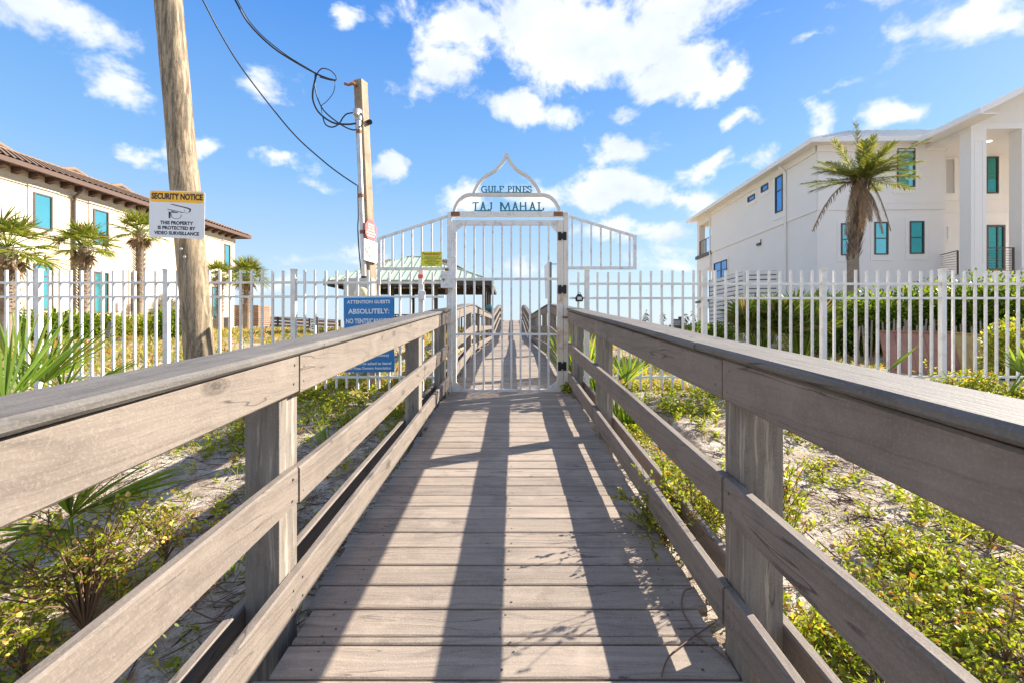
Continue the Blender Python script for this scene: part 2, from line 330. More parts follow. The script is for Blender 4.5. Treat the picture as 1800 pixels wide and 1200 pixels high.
# ------------------------------------------------------------ boardwalk deck
XL, XR = -.805, .755
POSTY = [-.8, 1.60, 4.0, 5.50]
FARY = [6.75, 9.1, 11.5, 13.9, 16.3, 18.8, 21.2, 23.6, 26, 28.4, 30.8, 33.2, 35.6]
seams = [1.444, 1.587, 1.627, 1.771, 1.913]
y = 1.444
while y > -1.6: y -= .1432; seams.insert(0, y)
while seams[-1] < 46: seams.append(seams[-1]+.1432+random.uniform(-.0015, .0015))
pl = MB(); nl = MB()
for a, b_ in zip(seams, seams[1:]):
    gap = .0042; y0, y1 = a+gap, b_-gap*random.uniform(.7, 1.6)
    x0 = XL+random.uniform(-.012, .012); x1 = XR+random.uniform(-.012, .012)
    for py in POSTY+FARY:                            # notched round the posts
        if y1 > py-.03 and y0 < py+.17: x0 = max(x0, -.775+random.uniform(0, .01)); x1 = min(x1, .725-random.uniform(0, .01))
    dz = random.uniform(-.0018, .0018); z0, z1 = deck(y0)+dz, deck(y1)+dz+random.uniform(-.001, .001); th = .036; sk = random.uniform(-.0016, .0016)
    nseg = 8 if b_ < 9 else 1; q = []
    for i in range(nseg+1):
        x = x0+(x1-x0)*i/nseg; w = random.uniform(-.0006, .0006) if nseg > 1 else 0; o = sk*(x/.8)
        q += [(x, y0+o, z0-th), (x, y0+o, z0+w-.004), (x, y0+.005+o, z0+w), (x, y1-.005+o, z1+w), (x, y1+o, z1+w-.004), (x, y1+o, z1-th)]
    fs = [(6*i+k, 6*i+(k+1) % 6, 6*i+6+(k+1) % 6, 6*i+6+k) for i in range(nseg) for k in range(6)]+[(0, 5, 4, 3, 2, 1), tuple(6*nseg+k for k in range(6))]
    pl.add(q, fs)
    if b_ < 12:
        for x in (-.66, -.02, .62):
            for yy in (y0+.03, y1-.03):
                if y1-y0 < .08 and yy > y0+.04: continue
                cx = x+random.uniform(-.03, .03); zz = deck(yy)+dz+.0012; r = random.uniform(.0038, .006)
                nl.add([(cx+r*math.cos(k*math.pi/3), yy+r*math.sin(k*math.pi/3), zz) for k in range(6)], [(0, 1, 2, 3, 4, 5)])
dk = tag(pl.build('boardwalk', DECKW), 'grey weathered plank boardwalk running to the beach', None, None, 'structure')
tag(nl.build('nail_head', plain('dark_nail', (.05, .04, .035), .6), dk), kind='stuff')
st_ = MB()
for x in (-.70, 0, .66):
    pr = [-1.5+i*1.0 for i in range(47)]
    for a, b_ in zip(pr, pr[1:]):
        st_.hexa([(x-.019, a, deck(a)-.19), (x+.019, a, deck(a)-.19), (x+.019, b_, deck(b_)-.19), (x-.019, b_, deck(b_)-.19), (x-.019, a, deck(a)-.038), (x+.019, a, deck(a)-.038), (x+.019, b_, deck(b_)-.038), (x-.019, b_, deck(b_)-.038)])
st_.build('joist', POSTW, dk)

# ------------------------------------------------------------ timber railings
def board(mb, x0, x1, ya, yb, h0, h1, wob=.0025, step=.3, tilt=0.0, rnd=0.006):
    n = max(1, int((yb-ya)/step)); ph = random.uniform(0, 9); V = []
    pr = [(0, rnd), (rnd, 0), (1-rnd, 0), (1, rnd), (1, 1-rnd), (1-rnd, 1), (rnd, 1), (0, 1-rnd)]
    W_, H_ = x1-x0, h1-h0
    for i in range(n+1):
        y = ya+(yb-ya)*i/n; z = deck(y); o = wob*math.sin(ph+y*2.1); p = wob*math.cos(ph*1.7+y*1.6)
        for (a, b2), (sa, sb) in zip([(0, 0)]*2+[(1, 0)]*2+[(1, 1)]*2+[(0, 1)]*2, [(0, 1), (1, 0), (-1, 0), (0, 1), (0, -1), (-1, 0), (1, 0), (0, -1)]):
            xx = x0+W_*a+sa*min(rnd, W_*.3); zz = h0+H_*b2+sb*min(rnd, H_*.3)
            V.append((xx+o, y, z+zz+p+tilt*(xx-x0)))
    fs = [(8*i+k, 8*i+(k+1) % 8, 8*i+8+(k+1) % 8, 8*i+8+k) for i in range(n) for k in range(8)]+[tuple(range(8)), tuple(8*n+k for k in range(8))]
    mb.add(V, fs); return mb
SCREW = plain('dark_screw', (.07, .05, .04), .6)
def railing(name, side, ys, ends, label, step=.3, group=None, k=1.0):
    s = side; H = lambda h: 1.22-(1.22-h)*k
    fi = (-.78 if s < 0 else .73)*k                       # inner face of the boards
    t = thing(name, (fi, ys[0], deck(ys[0])), label, 'railing', group)
    def X(a, b): return (fi-b, fi-a) if s < 0 else (fi+a, fi+b)   # offsets outward from the inner face
    for py in ys:
        a, b2 = X(.0385, .160); zt = deck(py+.06)+H(.998)-.006
        gz = min(ground(a, py), ground(b2, py))-.25
        m_ = MB(); m_.hexa([(a, py, gz), (b2, py, gz), (b2, py+.135, gz), (a, py+.135, gz), (a, py, zt-.004), (b2, py, zt-.004), (b2, py+.135, zt+.004), (a, py+.135, zt+.004)])
        m_.build('post', POSTW, t, bevel=.004)
    br = [ends[0]]+[p+.07 for p in ys if ends[0]+.3 < p+.07 < ends[1]-.3]+[ends[1]]
    for nm, h0, h1 in (('top_rail', .858, .998), ('middle_rail', .455, .59), ('bottom_rail', .068, .205)):
        for (a, b2) in zip(br, br[1:]):
            j = random.uniform(0, .004); x0, x1 = X(j-.001, .0375)
            q_ = board(MB(), x0, x1, a+.002, b2-.003, H(h0)+random.uniform(-.003, .003), H(h1)+random.uniform(-.003, .0), step=step)
            q_.cur = 1; xi = x1 if s < 0 else x0
            if a < 6:
                for yy in (a+.04, b2-.045):
                    for zz in (.27, .72):
                        yv = yy+random.uniform(-.012, .012); zv = deck(yv)+H(h0)+(H(h1)-H(h0))*(zz+random.uniform(-.06, .06)); q_.tube([(xi+s*.008, yv, zv), (xi-s*.0035, yv, zv)], .0045, 8)
            q_.build(nm, [RAILL, SCREW], t)
    a, b2 = X(.1605, .198)
    for p, q in zip(br, br[1:]): board(MB(), a, b2, p+.002, q-.002, H(-.03), H(.125), step=step).build('outer_board', RAILL, t)
    br2 = [ends[0]]+[p+.25 for p in ys[::1] if ends[0]+.3 < p+.25 < ends[1]-.3]+[ends[1]]
    for kk, (p, q) in enumerate(zip(br2, br2[1:])):
        a, b2 = X(-.020, .168)
        board(MB(), a, b2, p+.001, q-.002, H(1.0)+.0025+.001*(kk % 2), H(1.0)+.031+.0015*(kk % 2), step=step, rnd=.009).build('cap_rail', CAPW, t)
    return t
railing('timber_railing', -1, POSTY, (-1.4, 5.66), 'sunlit taupe timber railing left of the walkway, this side of the white gate')
railing('timber_railing', 1, [-.9, 1.43, 3.85, 5.45], (-1.4, 5.66), 'shaded taupe timber railing right of the walkway, this side of the white gate', k=.95)
railing('timber_railing', -1, FARY, (5.90, 36.5), 'distant left timber railing beyond the gate beside the pavilion', .6)
railing('timber_railing', 1, FARY, (5.90, 36.5), 'distant right timber railing beyond the gate', .6)

# ------------------------------------------------------------ white gate
YG = 5.72; pg = YG/800
def gx(x): return (x-900)*pg
def gz(y): return EYE-(y-575)*pg
gate = thing('entrance_gate', (gx(892), YG, deck(YG)), 'tall white iron gate with onion arch lettering across the boardwalk', 'gate')
def bar(mb, x0, x1, y0, y1, d0=-.02, d1=.02): return mb.box(gx(x0), gx(x1), YG+d0, YG+d1, gz(y1), gz(y0))
for x0, x1 in ((786.5, 794), (990.6, 998.6)): bar(MB(), x0, x1, 374.5, 688, -.028, .03).build('gate_post', RUSTW if x0 > 900 else GATEW, gate, bevel=.003)
bar(MB(), 794.2, 990.4, 372.7, 382, -.026, .028).build('header_beam', GATEW, gate, bevel=.003)
m_ = MB(); bar(m_, 793, 808.5, 373.5, 381.2, -.030, .0); bar(m_, 973, 989, 373.5, 381.2, -.030, .0); m_.build('rusty_clamp', RUST, gate)
fr = MB(); bar(fr, 795, 802.2, 388, 688, -.02, .025); bar(MB(), 979.05, 989.6, 388, 688, -.02, .025).build('hinge_stile', RUSTW, gate, bevel=.002)
bar(fr, 802.2, 979, 388, 396.5, -.018, .022); bar(fr, 802.2, 979, 683, 688, -.018, .022); bar(fr, 802.2, 979, 488.6, 492.8, -.012, .016); bar(fr, 802.2, 979, 585.6, 589.4, -.012, .016)
for (a, b2) in (((802, 396), (814, 396)), ((802, 396), (0, 0))): pass
def gus(p): fr.prism([(gx(a)-gx(892), gz(b3)) for a, b3 in p], (gx(892), YG-.012, 0), (1, 0, 0), (0, 0, 1), (0, 1, 0), .016)
gus([(802, 396), (815, 396), (802, 409)]); gus([(979, 396), (966, 396), (979, 411)]); gus([(802, 683), (815, 683), (802, 670)]); gus([(979, 683), (960, 683), (979, 669)])
leaf = fr.build('gate_leaf', GATEW, gate, bevel=.002)
for x in (817, 833.6, 850, 866.2, 882.7, 898.8, 915, 931.6, 948, 964.2):
    bar(MB(), x-1.65, x+1.65, 396.5, 683, -.0115, .0115).build('picket', GATEW, leaf)
for y0, y1 in ((409, 423.5), (502, 517), (635, 650.5)):
    h = MB()
    bar(h, 980.5, 986.3, y0, y1, -.036, -.028); bar(h, 989.3, 995.2, y0, y1, -.036, -.028); bar(h, 986.3, 989.3, y0+2.5, y1-2.5, -.04, -.022)
    for xx in (982.4, 993.4):
        for yy in (y0+2.5, y1-2.5): h.tube([(gx(xx), YG-.036, gz(yy)), (gx(xx), YG-.042, gz(yy))], .007, 8)
    h.build('hinge', BLACK, leaf, bevel=.002)
lk = MB(); bar(lk, 776, 800.5, 478, 507, -.06, -.03); bar(lk, 778, 799, 484, 486, -.064, -.06); bar(lk, 781, 790, 500, 503, -.064, -.06); bar(lk, 797, 801.6, 476, 509, -.066, -.03)
lb = lk.build('lock_box', GATEW, leaf, bevel=.003)
m_ = MB(); m_.tube([(gx(781), YG-.06, gz(493)), (gx(781), YG-.075, gz(493))], .014, 10); m_.tube([(gx(786), YG-.05, gz(508)), (gx(786), YG-.05, gz(517))], .016, 8); bar(m_, 783, 789, 473, 477, -.05, -.02); m_.build('rusty_bolt', RUST, lb)
m_ = MB(); bar(m_, 788, 801, 452, 453.5, -.034, .0); bar(m_, 789, 790.5, 403, 452, -.034, -.028); m_.build('latch_bracket', GATEW, leaf)
m_ = MB(); m_.tube([(gx(988+4*math.sin(i*1.1)), YG-.035-.006*math.cos(i*1.7), gz(556+.5*math.sin(i*2))) for i in range(1)]+[(gx(989+i), YG-.04+.008*math.sin(i*1.3), gz(558+2*math.sin(i*1.9))) for i in range(14)], .006, 6); m_.build('rusty_chain', RUST, gate)
# onion arch
def ribbon(name, pts, w, m, parent, d0=-.02, d1=.02):
    """flat band following a polyline drawn in the plane of the gate"""
    p = [Vector((gx(a), gz(b2))) for a, b2 in pts]; V = []; n = len(p)
    for i in range(n):
        d = (p[min(i+1, n-1)]-p[max(i-1, 0)]).normalized(); nn = Vector((-d.y, d.x))*w/2
        for q in (p[i]-nn, p[i]+nn): V += [(q.x, YG+d0, q.y), (q.x, YG+d1, q.y)]
    fs = []
    for i in range(n-1): a = 4*i; fs += [(a, a+4, a+6, a+2), (a+1, a+3, a+7, a+5), (a, a+1, a+5, a+4), (a+2, a+6, a+7, a+3)]
    fs += [(0, 2, 3, 1), (4*n-4, 4*n-3, 4*n-1, 4*n-2)]
    mb = MB(); mb.add(V, fs); return mb.build(name, m, parent)
def spl(pts, k=6):
    out = []; q = [pts[0]]+list(pts)+[pts[-1]]
    for i in range(1, len(q)-2):
        for j in range(k):
            t_ = j/k; r = []
            for c_ in range(len(pts[0])):
                p0, p1, p2, p3 = q[i-1][c_], q[i][c_], q[i+1][c_], q[i+2][c_]
                r.append(.5*(2*p1+(p2-p0)*t_+(2*p0-5*p1+4*p2-p3)*t_*t_+(3*p1-p0-3*p2+p3)*t_**3))
            out.append(tuple(r))
    return out+[tuple(pts[-1])]
def cc(L): return [(780+a/8.18, 260+b2/8.18) for a, b2 in L]
la = spl(cc([(150, 918), (170, 850), (215, 770), (290, 705), (365, 680), (425, 678)])); ra_ = spl(cc([(1668, 918), (1640, 850), (1595, 775), (1530, 715), (1450, 685), (1395, 680)]))
ribbon('lower_arch', la, .036, ARCHW, gate); ribbon('lower_arch', ra_, .036, ARCHW, gate)
ribbon('arch_bar', cc([(425, 678), (1395, 680)]), .038, ARCHW, gate, -.022, .022)
og = cc([(432, 655), (470, 575), (530, 485), (620, 405), (710, 350), (780, 295), (850, 210), (890, 135), (905, 85)]); og2 = cc([(1380, 655), (1335, 570), (1275, 485), (1190, 405), (1100, 355), (1030, 300), (960, 215), (922, 140), (905, 85)])
ribbon('onion_arch', spl(og), .034, ARCHW, gate, -.021, .019); ribbon('onion_arch', spl(og2), .034, ARCHW, gate, -.019, .021)
# cut letters, drawn as strokes: unit box 0..1 wide, 0..1 tall
G = {'G': [[(.95, .8), (.7, .98), (.35, .98), (.08, .7), (.08, .3), (.35, .02), (.7, .02), (.92, .15), (.92, .45)], [(.62, .45), (1.05, .45)]],
 'U': [[(.15, .98), (.15, .3), (.35, .03), (.65, .03), (.85, .3), (.85, .98)], [(0, .98), (.32, .98)], [(.7, .98), (1, .98)]],
 'L': [[(.3, .98), (.3, .03)], [(.1, .98), (.5, .98)], [(.1, .03), (.9, .03), (.95, .25)]],
 'F': [[(.3, .98), (.3, .03)], [(.1, .98), (.9, .98), (.92, .78)], [(.3, .52), (.7, .52)], [(.1, .03), (.5, .03)]],
 'P': [[(.28, .98), (.28, .03)], [(.08, .98), (.65, .98), (.88, .86), (.88, .62), (.65, .5), (.28, .5)], [(.08, .03), (.5, .03)]],
 'I': [[(.5, .98), (.5, .03)], [(.2, .98), (.8, .98)], [(.2, .03), (.8, .03)]],
 'N': [[(.15, .03), (.15, .98), (.85, .03), (.85, .98)], [(0, .98), (.2, .98)], [(0, .03), (.3, .03)], [(.7, .98), (1, .98)]],
 'E': [[(.25, .98), (.25, .03)], [(.05, .98), (.88, .98), (.9, .8)], [(.25, .52), (.7, .52)], [(.05, .03), (.9, .03), (.95, .22)]],
 'S': [[(.88, .8), (.7, .97), (.35, .98), (.12, .8), (.15, .62), (.5, .5), (.85, .38), (.9, .2), (.65, .02), (.3, .03), (.1, .2)]],
 'T': [[(.5, .95), (.45, .0)], [(.0, .9), (.1, .98), (.98, .98)]], 'A': [[(.0, .0), (.2, .05), (.5, 1.02), (.85, .0), (1.0, .0)], [(.25, .38), (.75, .38)]],
 'J': [[(.9, .98), (.85, .25), (.65, .0), (.3, .0), (.15, .12)], [(.6, .92), (1.0, 1.0)]], 'M': [[(.06, 0), (.12, .98), (.5, .12), (.85, .98), (.98, .0)], [(-.05, .98), (.15, .98)]],
 'H': [[(.1, 1), (.1, 0)], [(.85, 1), (.9, 0)], [(.1, .5), (.9, .55)]]}
def cutword(name, spec, y0, y1, w):
    mb = MB(); mb.box(gx(spec[0][1]+2.5), gx(spec[-1][2]-.3), YG-.010, YG-.001, gz(y1+.9), gz(y1-.2)) if y1 < 350 else None
    for ch, a, b2 in spec:
        for s_ in G[ch]:
            pp = [(gx(a+(b2-a)*u), gz(y1+(y0-y1)*v)) for u, v in s_]
            for p, q in zip(pp, pp[1:]):
                ww = w*(1.15 if abs(p[0]-q[0]) < abs(p[1]-q[1]) else .72)
                p_, q_ = Vector((p[0], YG-.006, p[1])), Vector((q[0], YG-.006, q[1])); e_ = (q_-p_).normalized()*ww*.3
                mb.beam(p_-e_, q_+e_, ww, .006+random.uniform(0, .001), up=(0, 1, 0))
    return mb
k = 8.18; X_ = lambda v: 780+v/k
cutword('gulf_pines_letters', [('G', X_(540), X_(622)), ('U', X_(640), X_(712)), ('L', X_(715), X_(785)), ('F', X_(790), X_(865)), ('P', X_(915), X_(980)), ('I', X_(978), X_(1028)), ('N', X_(1030), X_(1115)), ('E', X_(1130), X_(1195)), ('S', X_(1200), X_(1265))], 328.2, 338.9, .0135).build('letters', TEAL, gate)
mb = cutword('t', [('T', X_(415), X_(505)), ('A', X_(520), X_(610)), ('J', X_(632), X_(692))], 356.8, 370.5, .016)
mb.box(gx(X_(440)), gx(X_(680)), YG-.012, YG+.0, gz(372.6), gz(370.3)); mb.build('letters', TEAL, gate)
mb = cutword('t', [('M', X_(815), X_(950)), ('A', X_(980), X_(1075)), ('H', X_(1095), X_(1190)), ('A', X_(1225), X_(1325)), ('L', X_(1340), X_(1440))], 356.8, 370.5, .016)
for a, b2 in ((810, 1415),): mb.box(gx(X_(a)), gx(X_(b2)), YG-.012, YG+.0, gz(372.6), gz(370.3))
mb.box(gx(X_(810)), gx(X_(825)), YG-.011, YG, gz(371), gz(357)); mb.build('letters', TEAL, gate)
def wing(pts, picks, label=None):
    f = MB(); (x0, yt0), (x1, yt1), yb = pts
    w = 2.6; a, b2 = min(x0, x1), max(x0, x1)
    f.beam((gx(x0), YG, gz(yt0+2)), (gx(x1), YG, gz(yt1+2)), .028, .03); bar(f, a, b2, yb-5, yb, -.0155, .0155)
    xo = x1+(2.8 if x1 < 900 else -2.8); bar(f, xo-2.8, xo+2.8, yt1+1, yb-5 if x1 > 900 else 500, -.0165, .0165)
    o = f.build('side_wing', GATEW, gate)
    for x in picks:
        tt = (x-x0)/(x1-x0); yt = yt0+(yt1-yt0)*tt+3.5; bar(MB(), x-1.5, x+1.5, yt, yb-5, -.0105, .0105).build('picket', GATEW, o)
wing(((786.3, 378.5), (663.8, 418.7), 475.5), [640+v/2.608 for v in (88, 130, 175, 220, 264, 310, 353)])
wing(((998.8, 378.5), (1118.5, 414.5), 474), [640+v/2.608 for v in (953, 997, 1041, 1085, 1130, 1173, 1217)])

# ------------------------------------------------------------ white picket fences
def fence(label, posts, lean, ends, yr, wingx=None, D=5.78, step=18.3):
    z = lambda y, d=D: EYE-(y-575)*d/800
    Xp = lambda x: (x-900)*D/800
    t = thing('picket_fence', (Xp(posts[0]), D, ground(Xp(posts[0]), D)), label, 'fence')
    for x in posts:
        m_ = MB(); X = Xp(x); w = .030; gz_ = ground(X, D)-.2
        m_.box(X-w, X+w, D-w, D+w, gz_, z(476)); m_.box(X-w-.005, X+w+.005, D-w-.005, D+w+.005, z(476), z(473.2)); m_.build('fence_post', WHITE, t, bevel=.002)
    br = sorted([e for e in ends if e is not None]+posts)
    for a, b2 in zip(br, br[1:]):
        for yy in yr+[662]:
            X0, X1 = Xp(a)+(.031 if a in posts else 0), Xp(b2)-(.031 if b2 in posts else 0)
            MB().box(X0, X1, D-.0165, D+.0165, z(yy+1.9), z(yy-1.9)).build('fence_rail', WHITE, t)
        n = max(1, round((b2-a)/step))
        me = None
        for i in range(1, n):
            x = a+(b2-a)*i/n; X = Xp(x)+random.uniform(-.003, .003); top = 476+random.uniform(-1, 1)
            if wingx and wingx[0] < x < wingx[1] and D < 6: top = 479
            m_ = MB().box(X-.0125, X+.0125, D-.0125, D+.0125, z(683+random.uniform(-2, 2)), z(top))
            m_.build('picket', WHITE, t)
    return t
fence('white metal picket fence left of the gate, in front of the cream house', [-157, 68, 293, 516.5, 740.5], 0, (-260, 781), [497, 522], (660, 790))
fence('white metal picket fence right of the gate, in front of the white house', [1031.5, 1238, 1447, 1656.5, 1866], 0, (1001, 1960), [499.3, 524.4], (1000, 1120), step=18.6)
# ------------------------------------------------------------ lettering
def text_mb(mb, s, o, ax, ay, n, w, h, bold=0.0, t=.001, align='C', maxw=None):
    """s set in a frame o (centre of its base line), ax right, ay up, n out; w total width or None, h capital height"""
    cu = bpy.data.curves.new('txt', 'FONT'); cu.body = s; cu.size = 1; cu.offset = bold; cu.resolution_u = 3
    ob = bpy.data.objects.new('txt', cu); me = ob.to_mesh(); v = [tuple(q.co) for q in me.vertices]; f = [tuple(p.vertices) for p in me.polygons]
    ob.to_mesh_clear(); bpy.data.objects.remove(ob); bpy.data.curves.remove(cu)
    if not v: return
    x0 = min(a[0] for a in v); x1 = max(a[0] for a in v); sy = h/.70
    sx = (w/(x1-x0)) if w else sy
    if maxw and sx*(x1-x0) > maxw: sx = maxw/(x1-x0)
    cxx = (x0+x1)/2 if align == 'C' else x0
    o = Vector(o); ax = Vector(ax); ay = Vector(ay); n = Vector(n)
    mb.add([o+ax*((a[0]-cxx)*sx)+ay*(a[1]*sy)+n*t for a in v], f)
def rrect(w, h, r, k=4):
    P_ = []
    for cx, cy, a0 in ((w/2-r, h/2-r, 0), (-w/2+r, h/2-r, 90), (-w/2+r, -h/2+r, 180), (w/2-r, -h/2+r, 270)):
        for i in range(k+1): a = R(a0+90*i/k); P_.append((cx+r*math.cos(a), cy+r*math.sin(a)))
    return P_
def signmat(n, c): return plain(n, c, .4, 0, .02, 8)
SWH = signmat('sign_white', (.78, .78, .77)); SOR = signmat('sign_orange', (.98, .50, .01)); SBK = signmat('sign_black', (.015, .013, .02)); SBL = signmat('sign_blue', (.01, .19, .48))
SYE = signmat('sign_yellow', (.75, .68, .03)); SRD = signmat('sign_red', (.72, .12, .11)); SBR = signmat('sign_brown_red', (.42, .12, .01)); SGR = signmat('sign_dark_green', (.10, .13, .02))
SPK = signmat('sign_faded_red', (.80, .16, .10))
LN = []
def flush(name, m, par):
    for q_ in LN: q_.build(name, m, par)
    LN.clear()
# security notice on the big pole
D = 4.80; o = P(311.3, 377.5, D); w, h = 97.5*D/800, 83*D/800
ax = Vector((1, .0, -.035)).normalized(); ay = Vector((.015, 0, 1)); n = Vector((0, -1, 0))
sg = thing('security_sign', o, 'white and orange security notice sign nailed to the leaning round pole', 'sign')
MB().prism(rrect(w, h, .028), o, ax, ay, n, .003).build('sign_board', SWH, sg)
MB().prism(rrect(w*.965, h*.225, .02), o+ay*h*.365+n*.003, ax, ay, n, .0008).build('orange_header', SOR, sg)
def tl(s, *a_): m_ = MB(); text_mb(m_, s, *a_); LN.append(m_)
tl('SECURITY NOTICE', o+ay*h*.318+n*.004, ax, ay+ax*.0, n, w*.925, h*.118, .045); tl('THIS PROPERTY', o-ay*h*.215+n*.003, ax, ay, n, w*.595, h*.068, .045)
tl('IS PROTECTED BY', o-ay*h*.322+n*.003, ax, ay, n, w*.68, h*.068, .045); tl('VIDEO SURVEILLANCE', o-ay*h*.432+n*.003, ax, ay, n, w*.81, h*.068, .045)
flush('text_line', SBK, sg)
mb = MB()
def q(a, b2): return o+ax*(a-.5)*w+ay*(.5-b2)*h+n*.0035
def poly(L, t=.0006): mb.add([q(*p)+n*t for p in L], [tuple(range(len(L)))])
poly([(.37, .29), (.42, .285), (.70, .35), (.75, .37), (.755, .40), (.74, .44), (.72, .45), (.73, .41), (.72, .385), (.66, .365)])
poly([(.33, .39), (.60, .45), (.64, .455), (.60, .465), (.33, .405)]); poly([(.35, .44), (.38, .455), (.40, .46), (.39, .50), (.385, .585), (.355, .59)])
poly([(.40, .43), (.52, .46), (.52, .475), (.40, .465)])
for k_ in range(20):
    a, b2 = R(18*k_), R(18*(k_+1))
    if 10 < k_ < 13: continue
    poly([(.68+.045*math.cos(a), .41+.052*math.sin(a)), (.68+.045*math.cos(b2), .41+.052*math.sin(b2)), (.68+.05*math.cos(b2), .41+.058*math.sin(b2)), (.68+.05*math.cos(a), .41+.058*math.sin(a))])
for k_ in range(12):
    a, b2 = R(-20+19*k_), R(-20+19*(k_+1))
    poly([(.49+.085*math.cos(a), .525+.065*math.sin(a)), (.49+.085*math.cos(b2), .525+.065*math.sin(b2)), (.49+.095*math.cos(b2), .525+.073*math.sin(b2)), (.49+.095*math.cos(a), .525+.073*math.sin(a))])
mb.build('camera_symbol', SBK, sg)
MB().tube([q(.51, .075), q(.51, .075)+n*.012], .008, 8).build('nail', RUST, sg)
# blue notice on the fence
D = 5.72; o = P(649, 588.5, D)+Vector((0, 0, 0)); w, h = 87*D/800, 130*D/800; ax = Vector((1, 0, .012)); ay = Vector((-.02, 0, 1)); n = Vector((0, -1, 0))
sg = thing('notice_board', o, 'blue notice board with white writing hung on the white fence', 'sign')
MB().prism([(-w/2, -h/2), (w/2, -h/2), (w/2, h/2), (-w/2, h/2)], o, ax, ay, n, .004).build('sign_board', SBL, sg)
mb = MB()
def ln(s, fy, fw, fh, fx=.5, al='C'):
    mb_ = MB(); LN.append(mb_); text_mb(mb_, s, o+ax*(fx-.5)*w+ay*(.5-fy)*h+n*.0045, ax, ay, n, fw*w if fw else None, fh*h, .028, align=al)
ln('ATTENTION GUESTS', .078, .87, .044); ln('ABSOLUTELY:', .215, .83, .064); ln('NO TENTS/CANOPIES', .345, 1.0*.93, .062, .04, 'L')
ln('license)', .79, .26, .035, .76); ln('will be asked to leave!', .90, .72, .038, .58); ln('Gulf Pines Owners Association', .962, .90, .036, .48)
flush('text_line', SWH, sg)
# yellow warning on the wing
o = P(759, 455.8, 5.68); w, h = 36*5.68/800, 25.5*5.68/800; ax = Vector((1, 0, 0)); ay = Vector((0, 0, 1))
sg = thing('warning_sign', o, 'small yellow warning sign on the left wing of the white gate', 'sign')
MB().prism([(-w/2, -h/2), (w/2, -h/2), (w/2, h/2), (-w/2, h/2)], o, ax, ay, n, .003).build('sign_board', SYE, sg)
mb = MB(); ln('"WARNING"', .24, .92, .17); flush('heading', SBR, sg)
mb = MB()
for i, (s, fw) in enumerate([('PREMISES PROTECTED', .70), ('BY 24 HOUR AUDIO AND VIDEO', .95), ('SURVEILLANCE', .45), ('BY ENTERING YOU AGREE', .76), ('TO BE AUDIO & VIDEO', .66), ('RECORDED', .34)]): ln(s, .40+i*.108, fw, .062)
flush('text_line', SGR, sg)

# ------------------------------------------------------------ leaning round pole
def bark_tube(mb, pts, rs, n=40, amp=.006):
    L = []
    for i in range(len(pts)-1):
        for j in range(10): L.append((Vector(pts[i]).lerp(Vector(pts[i+1]), j/10), rs[i]+(rs[i+1]-rs[i])*j/10))
    L.append((Vector(pts[-1]), rs[-1])); V = []
    for i, (p, r) in enumerate(L):
        for k_ in range(n):
            a = 2*math.pi*k_/n; rr = r+amp*noise.noise(Vector((math.cos(a)*4, math.sin(a)*4, p.z*.8)))*2+amp*.8*noise.noise(Vector((math.cos(a)*14, math.sin(a)*14, p.z*2.5)))
            V.append(p+Vector((math.cos(a), math.sin(a), 0))*rr)
    mb.add(V, [(i*n+k_, i*n+(k_+1) % n, (i+1)*n+(k_+1) % n, (i+1)*n+k_) for i in range(len(L)-1) for k_ in range(n)], True); mb.add(V[-n:], [tuple(range(n))])
D = 5.0; b0 = P(352, 640, D); top = P(296, 0, D); dirp = (top-b0)/(top.z-b0.z)
pz = ground(b0.x, b0.y)-.3; base = b0+dirp*(pz-b0.z); tp = b0+dirp*(7.6-b0.z)
pole = thing('utility_pole', base, 'thick round weathered wooden pole leaning left with the security notice', 'pole')
mb = MB(); bark_tube(mb, [base, b0, top, tp], [.150, .146, .128, .118]); mb.build('pole_shaft', POLEW, pole)
mb = MB()
for x, y in ((319, 438), (325, 452)): c_ = P(x, y, 4.84); mb.tube([c_, c_+Vector((0, -.012, 0))], .014, 10)
mb.build('metal_tag', GALV, pole)
# ------------------------------------------------------------ square service pole with conduit, meter and signs
D = 6.3
b0 = P(637, 490, D); t0 = P(621, 141, D); dr = (t0-b0)/(t0.z-b0.z); gz0 = ground(b0.x, D)-.3; base = b0+dr*(gz0-b0.z)
sp_ = thing('service_pole', base, 'square timber service pole with grey conduit and meter behind the fence', 'pole')
w2 = .135; mb = MB(); q = []; ph_ = R(22); ef = Vector((math.cos(ph_), -math.sin(ph_), 0))*w2; es = Vector((math.sin(ph_), math.cos(ph_), 0))*w2
for p in (base, t0):
    q += [p, p+ef, p+ef+es, p+es]
mb.hexa(q); mb.build('timber_post', SQPOLE, sp_, bevel=.006)
c0 = P(640, 486, D-.13); c1 = P(630, 212, D-.13)
mb = MB(); mb.tube([c0, c1], .033, 14); mb.build('conduit', GALV, sp_)
mb = MB(); mb.tube([c1, c1+Vector((-.005, 0, .06)), c1+Vector((0, -.03, .1)), c1+Vector((.0, -.08, .08)), c1+Vector((0, -.09, .03))], [.045, .055, .06, .05, .035], 14); mb.build('weatherhead', GALV, sp_)
mb = MB()
for y in (236, 348, 412): c_ = c0.lerp(c1, (486-y)/274); mb.tube([c_, c_+(c1-c0).normalized()*.05], .037, 14)
mb.build('conduit_strap', RUST, sp_)
mb = MB(); c_ = P(640, 487, D-.13); mb.tube([c_, c_-Vector((0, 0, .06))], .042, 12); mb.build('conduit_hub', BLACK, sp_)
a, b2 = P(613, 492, D), P(661, 565, D); mt = MB().box(a.x, b2.x, D-.20, D-.025, b2.z, a.z).build('meter_box', plain('grey_meter_box', (.42, .41, .38), .5, .3, .06, 10), sp_, bevel=.006)
